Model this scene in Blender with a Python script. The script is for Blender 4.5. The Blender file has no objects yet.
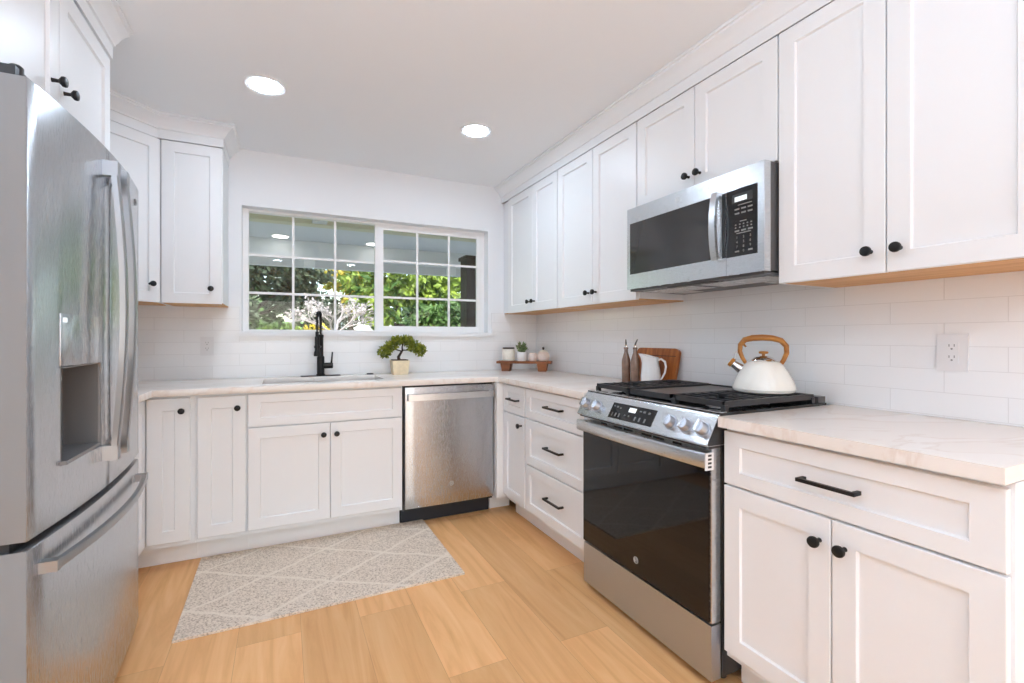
import bpy, bmesh, math, random
from mathutils import Vector, Matrix, noise
random.seed(7)
S = bpy.context.scene
COL = S.collection
# ---------------------------------------------------------------- camera, world, light, exposure
cam_d = bpy.data.cameras.new('camera'); cam = bpy.data.objects.new('camera', cam_d); COL.objects.link(cam)
cam.location = (-1.9446, -3.4963, 1.1739)
cam.rotation_euler = (math.radians(90), 0, -0.4486)
cam_d.sensor_width = 36.0; cam_d.lens = 468.54 / 1024 * 36
cam_d.shift_x = 3.14 / 1024; cam_d.shift_y = -3.57 / 1024
cam_d.clip_start = 0.02; cam_d.clip_end = 300
S.camera = cam
S.view_settings.view_transform = 'Standard'; S.view_settings.look = 'None'
S.view_settings.gamma = 1.0; S.view_settings.use_curve_mapping = False
S.view_settings.exposure = 0.16
S.cycles.use_denoising = True
S.cycles.max_bounces = 14; S.cycles.diffuse_bounces = 8; S.cycles.glossy_bounces = 6
S.cycles.transmission_bounces = 8; S.cycles.transparent_max_bounces = 12
S.cycles.sample_clamp_indirect = 6.0
W = bpy.data.worlds.new('world'); S.world = W; W.use_nodes = True
wn = W.node_tree; wn.nodes.clear()
sky = wn.nodes.new('ShaderNodeTexSky'); sky.sky_type = 'NISHITA'; sky.sun_disc = False
sky.sun_elevation = math.radians(48); sky.sun_rotation = math.radians(200); sky.air_density = 1.2; sky.dust_density = 2.5
bg = wn.nodes.new('ShaderNodeBackground'); bg.inputs['Strength'].default_value = 0.55
wo = wn.nodes.new('ShaderNodeOutputWorld')
wn.links.new(sky.outputs[0], bg.inputs['Color']); wn.links.new(bg.outputs[0], wo.inputs['Surface'])
sun_d = bpy.data.lights.new('sun', 'SUN'); sun_d.energy = 4.2; sun_d.angle = 0.01; sun_d.color = (1, .95, .87)
sun = bpy.data.objects.new('sun', sun_d); COL.objects.link(sun)
sun.rotation_euler = (math.radians(42), 0, math.radians(-25))
def area(name, loc, rot, sx, sy, power, color=(1, 1, 1)):
    d = bpy.data.lights.new(name, 'AREA'); d.shape = 'RECTANGLE'; d.size = sx; d.size_y = sy; d.energy = power; d.color = color
    o = bpy.data.objects.new(name, d); COL.objects.link(o); o.location = loc; o.rotation_euler = rot
    return o
R90 = math.radians(90)
# added area lamp at the unseen rear doors, standing in for daylight
area('daylight_fill_rear', (-1.55, -8.42, 1.10), (R90 + .22, 0, 0), 2.7, 2.0, 30, (.75, .895, 1.07))
area('bounce_fill', (-2.2, -3.9, 1.5), (math.pi, 0, 0), .9, .9, 41, (.725, .885, 1.08))  # added unseen upward lamp, a bounced-flash stand-in that evens out the ceiling
CAN = 105.0          # emission of the recessed ceiling lights

# ---------------------------------------------------------------- materials
def newmat(name):
    m = bpy.data.materials.new(name); m.use_nodes = True
    return m, m.node_tree, m.node_tree.nodes['Principled BSDF']
def lin(r, g, b):
    f = lambda c: c / 12.92 if c <= .04045 else ((c + .055) / 1.055) ** 2.4
    return (f(r / 255), f(g / 255), f(b / 255), 1)
def pmat(name, col, rough=.4, metal=0., spec=.5, bump=0., bscale=200., coat=0., vary=0., vscale=6., stretch=(1, 1, 1)):
    m, nt, p = newmat(name)
    p.inputs['Base Color'].default_value = col; p.inputs['Roughness'].default_value = rough
    p.inputs['Metallic'].default_value = metal; p.inputs['Specular IOR Level'].default_value = spec
    p.inputs['Coat Weight'].default_value = coat
    tc = nt.nodes.new('ShaderNodeTexCoord'); mp = nt.nodes.new('ShaderNodeMapping'); mp.inputs['Scale'].default_value = stretch
    nt.links.new(tc.outputs['Object'], mp.inputs['Vector'])
    if bump:
        n = nt.nodes.new('ShaderNodeTexNoise'); n.inputs['Scale'].default_value = bscale; n.inputs['Detail'].default_value = 3
        b = nt.nodes.new('ShaderNodeBump'); b.inputs['Strength'].default_value = bump; b.inputs['Distance'].default_value = .002
        nt.links.new(mp.outputs[0], n.inputs['Vector']); nt.links.new(n.outputs['Fac'], b.inputs['Height']); nt.links.new(b.outputs[0], p.inputs['Normal'])
    if vary:
        n = nt.nodes.new('ShaderNodeTexNoise'); n.inputs['Scale'].default_value = vscale; n.inputs['Detail'].default_value = 5
        r = nt.nodes.new('ShaderNodeValToRGB')
        r.color_ramp.elements[0].position = .3; r.color_ramp.elements[1].position = .7
        r.color_ramp.elements[0].color = tuple(max(0, c * (1 - vary)) for c in col[:3]) + (1,)
        r.color_ramp.elements[1].color = tuple(min(1, c * (1 + vary)) for c in col[:3]) + (1,)
        nt.links.new(mp.outputs[0], n.inputs['Vector']); nt.links.new(n.outputs['Fac'], r.inputs[0]); nt.links.new(r.outputs[0], p.inputs['Base Color'])
    return m
def emat(name, col, strength):
    m, nt, p = newmat(name)
    p.inputs['Base Color'].default_value = (0.02, .02, .02, 1); p.inputs['Emission Color'].default_value = col; p.inputs['Emission Strength'].default_value = strength
    return m
def woodmat(name, c1, c2, scale=8., rough=.45, axis=0):
    m, nt, p = newmat(name); p.inputs['Roughness'].default_value = rough
    tc = nt.nodes.new('ShaderNodeTexCoord'); mp = nt.nodes.new('ShaderNodeMapping')
    st = [6, 6, 6]; st[axis] = .6; mp.inputs['Scale'].default_value = st
    n = nt.nodes.new('ShaderNodeTexNoise'); n.inputs['Scale'].default_value = scale; n.inputs['Detail'].default_value = 6; n.inputs['Distortion'].default_value = .6
    r = nt.nodes.new('ShaderNodeValToRGB'); r.color_ramp.elements[0].position = .3; r.color_ramp.elements[1].position = .72
    r.color_ramp.elements[0].color = c1; r.color_ramp.elements[1].color = c2
    nt.links.new(tc.outputs['Object'], mp.inputs['Vector']); nt.links.new(mp.outputs[0], n.inputs['Vector'])
    nt.links.new(n.outputs['Fac'], r.inputs[0]); nt.links.new(r.outputs[0], p.inputs['Base Color'])
    return m
def steelmat(name, col, rough, stretch, aniso=0.):
    m, nt, p = newmat(name); p.inputs['Metallic'].default_value = 1
    if aniso:
        tg = nt.nodes.new('ShaderNodeTangent'); tg.direction_type = 'RADIAL'; tg.axis = 'Z'
        nt.links.new(tg.outputs[0], p.inputs['Tangent']); p.inputs['Anisotropic'].default_value = aniso; p.inputs['Anisotropic Rotation'].default_value = .25
    p.inputs['Base Color'].default_value = col
    tc = nt.nodes.new('ShaderNodeTexCoord'); mp = nt.nodes.new('ShaderNodeMapping'); mp.inputs['Scale'].default_value = stretch
    n = nt.nodes.new('ShaderNodeTexNoise'); n.inputs['Scale'].default_value = 30; n.inputs['Detail'].default_value = 2
    mr = nt.nodes.new('ShaderNodeMapRange'); mr.inputs['To Min'].default_value = rough - .02; mr.inputs['To Max'].default_value = rough + .02
    b = nt.nodes.new('ShaderNodeBump'); b.inputs['Strength'].default_value = .015; b.inputs['Distance'].default_value = .0005
    nt.links.new(tc.outputs['Object'], mp.inputs['Vector']); nt.links.new(mp.outputs[0], n.inputs['Vector'])
    nt.links.new(n.outputs['Fac'], mr.inputs['Value']); nt.links.new(mr.outputs[0], p.inputs['Roughness'])
    nt.links.new(n.outputs['Fac'], b.inputs['Height']); nt.links.new(b.outputs[0], p.inputs['Normal'])
    return m
def tilemat(name, ax, off):
    m, nt, p = newmat(name); p.inputs['Roughness'].default_value = .12; p.inputs['Specular IOR Level'].default_value = .55
    tc = nt.nodes.new('ShaderNodeTexCoord'); sp = nt.nodes.new('ShaderNodeSeparateXYZ'); cb = nt.nodes.new('ShaderNodeCombineXYZ')
    nt.links.new(tc.outputs['Object'], sp.inputs[0])
    a = nt.nodes.new('ShaderNodeMath'); a.operation = 'ADD'; a.inputs[1].default_value = off
    z = nt.nodes.new('ShaderNodeMath'); z.operation = 'ADD'; z.inputs[1].default_value = -.9205 + .0754 * 4
    nt.links.new(sp.outputs[ax], a.inputs[0]); nt.links.new(sp.outputs[2], z.inputs[0])
    nt.links.new(a.outputs[0], cb.inputs[0]); nt.links.new(z.outputs[0], cb.inputs[1])
    br = nt.nodes.new('ShaderNodeTexBrick'); br.offset = .5; br.offset_frequency = 2
    br.inputs['Scale'].default_value = 1; br.inputs['Brick Width'].default_value = .3; br.inputs['Row Height'].default_value = .0754
    br.inputs['Mortar Size'].default_value = .0012; br.inputs['Mortar Smooth'].default_value = .35
    br.inputs['Color1'].default_value = (.875, .885, .895, 1); br.inputs['Color2'].default_value = (.86, .87, .88, 1); br.inputs['Mortar'].default_value = (.74, .745, .75, 1)
    nt.links.new(cb.outputs[0], br.inputs['Vector']); nt.links.new(br.outputs['Color'], p.inputs['Base Color'])
    b = nt.nodes.new('ShaderNodeBump'); b.inputs['Strength'].default_value = .35; b.inputs['Distance'].default_value = .002; b.invert = True
    n = nt.nodes.new('ShaderNodeTexNoise'); n.inputs['Scale'].default_value = 9
    mx = nt.nodes.new('ShaderNodeMath'); mx.operation = 'MULTIPLY_ADD'; mx.inputs[1].default_value = .5
    nt.links.new(cb.outputs[0], n.inputs['Vector']); nt.links.new(n.outputs['Fac'], mx.inputs[0]); nt.links.new(br.outputs['Fac'], mx.inputs[2])
    nt.links.new(mx.outputs[0], b.inputs['Height']); nt.links.new(b.outputs[0], p.inputs['Normal'])
    return m
def floormat():
    m, nt, p = newmat('oak_plank_floor'); p.inputs['Roughness'].default_value = .42; p.inputs['Specular IOR Level'].default_value = .35
    tc = nt.nodes.new('ShaderNodeTexCoord'); sp = nt.nodes.new('ShaderNodeSeparateXYZ'); cb = nt.nodes.new('ShaderNodeCombineXYZ')
    nt.links.new(tc.outputs['Object'], sp.inputs[0])
    ax = nt.nodes.new('ShaderNodeMath'); ax.operation = 'ADD'; ax.inputs[1].default_value = 10 + .43
    ay = nt.nodes.new('ShaderNodeMath'); ay.operation = 'ADD'; ay.inputs[1].default_value = 20.35
    nt.links.new(sp.outputs[0], ax.inputs[0]); nt.links.new(sp.outputs[1], ay.inputs[0])
    nt.links.new(ay.outputs[0], cb.inputs[0]); nt.links.new(ax.outputs[0], cb.inputs[1])
    br = nt.nodes.new('ShaderNodeTexBrick'); br.offset = .37; br.offset_frequency = 2; br.squash = 1
    br.inputs['Scale'].default_value = 1; br.inputs['Brick Width'].default_value = 1.35; br.inputs['Row Height'].default_value = .225
    br.inputs['Mortar Size'].default_value = .0007; br.inputs['Mortar Smooth'].default_value = .1; br.inputs['Bias'].default_value = 0
    br.inputs['Color1'].default_value = (0, 0, 0, 1); br.inputs['Color2'].default_value = (1, 1, 1, 1); br.inputs['Mortar'].default_value = (.5, .5, .5, 1)
    nt.links.new(cb.outputs[0], br.inputs['Vector'])
    # grain: noise stretched along the plank, shifted per plank
    sh = nt.nodes.new('ShaderNodeVectorMath'); sh.operation = 'MULTIPLY_ADD'; sh.inputs[1].default_value = (7, 3, 5)
    nt.links.new(br.outputs['Color'], sh.inputs[0]); nt.links.new(tc.outputs['Object'], sh.inputs[2])
    mp = nt.nodes.new('ShaderNodeMapping'); mp.inputs['Scale'].default_value = (14, 1.1, 1); nt.links.new(sh.outputs[0], mp.inputs['Vector'])
    n1 = nt.nodes.new('ShaderNodeTexNoise'); n1.inputs['Scale'].default_value = 1.2; n1.inputs['Detail'].default_value = 7; n1.inputs['Roughness'].default_value = .6; n1.inputs['Distortion'].default_value = 1.1
    nt.links.new(mp.outputs[0], n1.inputs['Vector'])
    rp = nt.nodes.new('ShaderNodeValToRGB'); e = rp.color_ramp.elements
    e[0].position = .28; e[0].color = lin(216, 160, 104); e[1].position = .75; e[1].color = lin(242, 194, 140)
    k = e.new(.5); k.color = lin(233, 179, 122)
    nt.links.new(n1.outputs['Fac'], rp.inputs[0])
    tone = nt.nodes.new('ShaderNodeValToRGB'); tone.color_ramp.elements[0].color = (.86, .84, .80, 1); tone.color_ramp.elements[1].color = (1.06, 1.06, 1.06, 1)
    nt.links.new(br.outputs['Color'], tone.inputs[0])
    mu = nt.nodes.new('ShaderNodeMixRGB'); mu.blend_type = 'MULTIPLY'; mu.inputs[0].default_value = 1
    nt.links.new(rp.outputs[0], mu.inputs[1]); nt.links.new(tone.outputs[0], mu.inputs[2])
    mo = nt.nodes.new('ShaderNodeMixRGB'); mo.inputs[2].default_value = lin(150, 104, 62)
    mf = nt.nodes.new('ShaderNodeMath'); mf.operation = 'MULTIPLY'; mf.inputs[1].default_value = .55
    nt.links.new(br.outputs['Fac'], mf.inputs[0]); nt.links.new(mf.outputs[0], mo.inputs[0]); nt.links.new(mu.outputs[0], mo.inputs[1])
    nt.links.new(mo.outputs[0], p.inputs['Base Color'])
    b = nt.nodes.new('ShaderNodeBump'); b.inputs['Strength'].default_value = .08; b.inputs['Distance'].default_value = .001
    nt.links.new(n1.outputs['Fac'], b.inputs['Height']); nt.links.new(b.outputs[0], p.inputs['Normal'])
    return m
def quartzmat():
    m, nt, p = newmat('veined_quartz'); p.inputs['Roughness'].default_value = .22
    tc = nt.nodes.new('ShaderNodeTexCoord')
    mp = nt.nodes.new('ShaderNodeMapping'); mp.inputs['Rotation'].default_value = (0, 0, .5); mp.inputs['Scale'].default_value = (1, 2.6, 1)
    nt.links.new(tc.outputs['Object'], mp.inputs['Vector'])
    n = nt.nodes.new('ShaderNodeTexNoise'); n.inputs['Scale'].default_value = 1.6; n.inputs['Detail'].default_value = 6; n.inputs['Distortion'].default_value = 1.2
    nt.links.new(mp.outputs[0], n.inputs['Vector'])
    r = nt.nodes.new('ShaderNodeValToRGB'); e = r.color_ramp.elements
    e[0].position = .485; e[0].color = lin(236, 229, 222); e[1].position = .53; e[1].color = lin(238, 232, 226)
    k = e.new(.505); k.color = lin(230, 219, 210)
    nt.links.new(n.outputs['Fac'], r.inputs[0]); nt.links.new(r.outputs[0], p.inputs['Base Color'])
    return m
def rugmat():
    m, nt, p = newmat('beige_diamond_rug'); p.inputs['Roughness'].default_value = .95; p.inputs['Specular IOR Level'].default_value = .1
    tc = nt.nodes.new('ShaderNodeTexCoord'); sp = nt.nodes.new('ShaderNodeSeparateXYZ'); nt.links.new(tc.outputs['Object'], sp.inputs[0])
    wob = nt.nodes.new('ShaderNodeTexNoise'); wob.inputs['Scale'].default_value = 5; nt.links.new(tc.outputs['Object'], wob.inputs['Vector'])
    def band(sl, spacing, ph):
        a = nt.nodes.new('ShaderNodeMath'); a.operation = 'MULTIPLY_ADD'; a.inputs[1].default_value = -sl
        nt.links.new(sp.outputs[0], a.inputs[0]); nt.links.new(sp.outputs[1], a.inputs[2])
        w = nt.nodes.new('ShaderNodeMath'); w.operation = 'MULTIPLY_ADD'; w.inputs[1].default_value = .06; nt.links.new(wob.outputs['Fac'], w.inputs[0]); nt.links.new(a.outputs[0], w.inputs[2])
        o = nt.nodes.new('ShaderNodeMath'); o.operation = 'ADD'; o.inputs[1].default_value = ph + 50 * spacing; nt.links.new(w.outputs[0], o.inputs[0])
        md = nt.nodes.new('ShaderNodeMath'); md.operation = 'PINGPONG'; md.inputs[1].default_value = spacing / 2; nt.links.new(o.outputs[0], md.inputs[0])
        mr = nt.nodes.new('ShaderNodeMapRange'); mr.inputs['From Min'].default_value = .006; mr.inputs['From Max'].default_value = .014; mr.inputs['To Min'].default_value = 1; mr.inputs['To Max'].default_value = 0
        nt.links.new(md.outputs[0], mr.inputs['Value']); return mr.outputs[0]
    b1 = band(.66, .365, -.233); b2 = band(-.65, .38, .145)
    mxl = nt.nodes.new('ShaderNodeMath'); mxl.operation = 'MAXIMUM'; nt.links.new(b1, mxl.inputs[0]); nt.links.new(b2, mxl.inputs[1])
    n = nt.nodes.new('ShaderNodeTexNoise'); n.inputs['Scale'].default_value = 140; n.inputs['Detail'].default_value = 2; nt.links.new(tc.outputs['Object'], n.inputs['Vector'])
    r = nt.nodes.new('ShaderNodeValToRGB'); e = r.color_ramp.elements
    e[0].position = .34; e[0].color = lin(180, 162, 144); e[1].position = .62; e[1].color = lin(234, 220, 203)
    k = e.new(.46); k.color = lin(217, 201, 183)
    nt.links.new(n.outputs['Fac'], r.inputs[0])
    mm = nt.nodes.new('ShaderNodeMixRGB'); mm.inputs[2].default_value = lin(238, 226, 210)
    mf = nt.nodes.new('ShaderNodeMath'); mf.operation = 'MULTIPLY'; mf.inputs[1].default_value = .75
    nt.links.new(mxl.outputs[0], mf.inputs[0]); nt.links.new(mf.outputs[0], mm.inputs[0]); nt.links.new(r.outputs[0], mm.inputs[1]); nt.links.new(mm.outputs[0], p.inputs['Base Color'])
    b = nt.nodes.new('ShaderNodeBump'); b.inputs['Strength'].default_value = .6; b.inputs['Distance'].default_value = .004
    nt.links.new(n.outputs['Fac'], b.inputs['Height']); nt.links.new(b.outputs[0], p.inputs['Normal'])
    return m
def glassmat(name, tint=(1, 1, 1, 1), refl=.5):
    m, nt, p = newmat(name); nt.nodes.remove(p); out = nt.nodes['Material Output']
    t = nt.nodes.new('ShaderNodeBsdfTransparent'); t.inputs[0].default_value = tint
    g = nt.nodes.new('ShaderNodeBsdfGlossy'); g.inputs['Roughness'].default_value = .0
    f = nt.nodes.new('ShaderNodeFresnel'); f.inputs['IOR'].default_value = 1.45
    x = nt.nodes.new('ShaderNodeMixShader'); s = nt.nodes.new('ShaderNodeMath'); s.operation = 'MULTIPLY'; s.inputs[1].default_value = refl
    nt.links.new(f.outputs[0], s.inputs[0]); nt.links.new(s.outputs[0], x.inputs[0]); nt.links.new(t.outputs[0], x.inputs[1]); nt.links.new(g.outputs[0], x.inputs[2])
    nt.links.new(x.outputs[0], out.inputs['Surface'])
    return m
def leafmat(name, c1, c2, sc=2.5):
    m, nt, p = newmat(name); p.inputs['Roughness'].default_value = .6
    tc = nt.nodes.new('ShaderNodeTexCoord'); n = nt.nodes.new('ShaderNodeTexNoise'); n.inputs['Scale'].default_value = sc; n.inputs['Detail'].default_value = 4
    r = nt.nodes.new('ShaderNodeValToRGB'); r.color_ramp.elements[0].position = .35; r.color_ramp.elements[1].position = .65
    r.color_ramp.elements[0].color = c1; r.color_ramp.elements[1].color = c2
    nt.links.new(tc.outputs['Object'], n.inputs['Vector']); nt.links.new(n.outputs['Fac'], r.inputs[0]); nt.links.new(r.outputs[0], p.inputs['Base Color'])
    return m
M = {}
M['white'] = pmat('white_cabinet_paint', (.835, .846, .858, 1), .38, bump=.02, bscale=60)
M['carcass'] = pmat('white_cabinet_carcass', (.80, .82, .84, 1), .45)
M['wall'] = pmat('white_wall_paint', (.82, .84, .86, 1), .75, bump=.05, bscale=150)
M['ceil'] = pmat('white_ceiling_paint', (.85, .875, .895, 1), .85, bump=.05, bscale=120)
M['trim'] = pmat('white_trim_paint', (.83, .848, .866, 1), .4)
M['vinyl'] = pmat('white_window_vinyl', (.86, .86, .86, 1), .35)
M['oak_under'] = woodmat('natural_cabinet_underside', lin(196, 142, 84), lin(222, 174, 118), 5, .5, 1)
M['quartz'] = quartzmat(); M['floor'] = floormat(); M['rug'] = rugmat()
M['steel'] = steelmat('brushed_stainless', (.66, .68, .70, 1), .27, (1, 1, 40))
M['steel_v'] = steelmat('brushed_stainless_doors', (.53, .545, .57, 1), .27, (40, 40, 1), .8)
M['steel_hi'] = steelmat('polished_stainless', (.64, .66, .68, 1), .28, (1, 1, 20))
M['steel_handle'] = steelmat('brushed_steel_handle', (.40, .41, .425, 1), .36, (40, 40, 1))
M['steel_satin'] = steelmat('satin_stainless_drawer', (.50, .54, .60, 1), .42, (1, 1, 40))
M['chrome'] = pmat('chrome', (.75, .75, .75, 1), .08, 1)
M['fridge_side'] = pmat('grey_fridge_side_paint', (.25, .253, .258, 1), .6, 0, .25, bump=.03, bscale=500)
M['black'] = pmat('matte_black_metal', (.012, .012, .013, 1), .42, .3)
M['blackgloss'] = pmat('black_glass', (.010, .010, .011, 1), .05, 0, .5)
M['ovenglass'] = pmat('oven_door_black_glass', (.006, .006, .007, 1), .04, 0, .42)
M['mwglass'] = pmat('microwave_door_dark_glass', (.030, .030, .031, 1), .06, 0, .8)
M['blackplastic'] = pmat('black_plastic', (.02, .02, .022, 1), .4)
M['darkgrey'] = pmat('dark_grey_plastic', (.075, .075, .078, 1), .38)
M['mwbottom'] = pmat('grey_metal_underside', (.10, .10, .105, 1), .4, .4)
M['midgrey'] = pmat('mid_grey_plastic', (.22, .22, .225, 1), .35, .4)
M['castiron'] = pmat('cast_iron_enamel', (.022, .022, .025, 1), .4, 0, .5, bump=.15, bscale=400)
M['griddle'] = pmat('grey_brown_griddle_plate', (.13, .115, .105, 1), .35, .3)
M['navy'] = pmat('dark_navy_kickplate', (.010, .013, .02, 1), .5)
M['kettle'] = pmat('cream_enamel', lin(236, 235, 228), .16, 0, .5, coat=.4)
M['kettlewood'] = woodmat('amber_wood_handle', lin(136, 82, 26), lin(198, 136, 60), 10, .35, 0)
M['boardwood'] = woodmat('acacia_board', lin(132, 66, 24), lin(196, 118, 52), 6, .4, 2)
M['riserwood'] = woodmat('walnut_riser', lin(112, 64, 34), lin(160, 98, 56), 7, .5, 0)
M['ceramic'] = pmat('white_ceramic', lin(238, 238, 238), .18, 0, .5, coat=.3)
M['stoneware'] = pmat('speckled_white_stoneware', lin(232, 226, 214), .4, vary=.06, vscale=60)
M['pinkware'] = pmat('pinkish_white_stoneware', lin(232, 214, 204), .4, vary=.06, vscale=50)
M['brownglass'] = pmat('brown_bottle_glass', lin(126, 98, 82), .12, 0, .6, coat=.5, vary=.2, vscale=30)
M['darkwood'] = pmat('dark_lid_wood', lin(50, 32, 26), .5)
M['pot'] = pmat('cream_concrete_pot', lin(232, 214, 180), .7, bump=.2, bscale=90, vary=.07, vscale=40)
M['soil'] = pmat('dark_potting_soil', lin(70, 52, 38), .95, bump=.5, bscale=150)
M['bark'] = pmat('dark_bark', lin(58, 46, 38), .85, bump=.4, bscale=80)
M['bonsai'] = leafmat('bonsai_leaf', lin(78, 96, 26), lin(164, 170, 58), 40)
M['succ'] = leafmat('succulent_leaf', lin(82, 104, 66), lin(140, 156, 108), 40)
M['oak_leaf'] = leafmat('dark_grey_green_leaf', lin(34, 50, 30), lin(96, 110, 84), 1.6)
M['lime_leaf'] = leafmat('bright_green_leaf', lin(50, 84, 22), lin(150, 172, 66), 1.8)
M['gold_leaf'] = leafmat('yellow_green_leaf', lin(110, 120, 30), lin(196, 176, 70), 1.8)
M['deep_leaf'] = leafmat('deep_green_leaf', lin(28, 52, 24), lin(84, 118, 56), 1.8)
M['blossom'] = leafmat('grey_blossom', lin(150, 140, 140), lin(214, 206, 206), 3)
M['yellow_fl'] = leafmat('yellow_flower', lin(190, 170, 40), lin(240, 220, 70), 6)
M['grass'] = pmat('lawn_grass', lin(104, 138, 58), .9, bump=.6, bscale=60, vary=.3, vscale=3)
M['concrete'] = pmat('patio_concrete', lin(168, 164, 158), .85, bump=.2, bscale=30, vary=.06)
M['patio_paint'] = pmat('pale_patio_ceiling_paint', lin(218, 221, 226), .7)
M['patio_beam'] = pmat('white_patio_beam_paint', lin(238, 241, 245), .6)
M['patio_cream'] = pmat('cream_patio_header_paint', lin(216, 212, 190), .6)
M['darkpost'] = woodmat('dark_brown_post_wood', lin(40, 30, 24), lin(66, 50, 40), 6, .6, 2)
M['housewall'] = pmat('white_house_siding', lin(232, 234, 238), .7)
M['houseroof'] = pmat('pale_blue_grey_roof', lin(188, 198, 214), .7, vary=.08, vscale=4)
M['housewin'] = pmat('dark_house_window', lin(60, 70, 84), .1)
M['glass'] = glassmat('clear_window_glass', (.97, .98, .98, 1), .45)
M['outlet'] = pmat('white_outlet_plastic', (.76, .76, .77, 1), .3)
M['slot'] = pmat('outlet_slot_grey', (.25, .25, .25, 1), .5)
M['mark'] = pmat('pale_grey_print', (.24, .24, .24, 1), .5)
M['badge'] = pmat('silver_badge', (.72, .72, .72, 1), .3, .6)
M['lit'] = emat('lit_display', (.92, .97, 1, 1), 1.1)
M['can'] = emat('lit_ceiling_diffuser', (.745, .89, 1.07, 1), CAN)
M['patiocan'] = emat('lit_patio_diffuser', (1, .97, .9, 1), 5)
M['mwlamp'] = pmat('frosted_lamp_cover', (.55, .55, .55, 1), .4)
M['tileR'] = tilemat('glossy_white_tile_side', 1, 30.037)
M['tileB'] = tilemat('glossy_white_tile_back', 0, 30.1)

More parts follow.
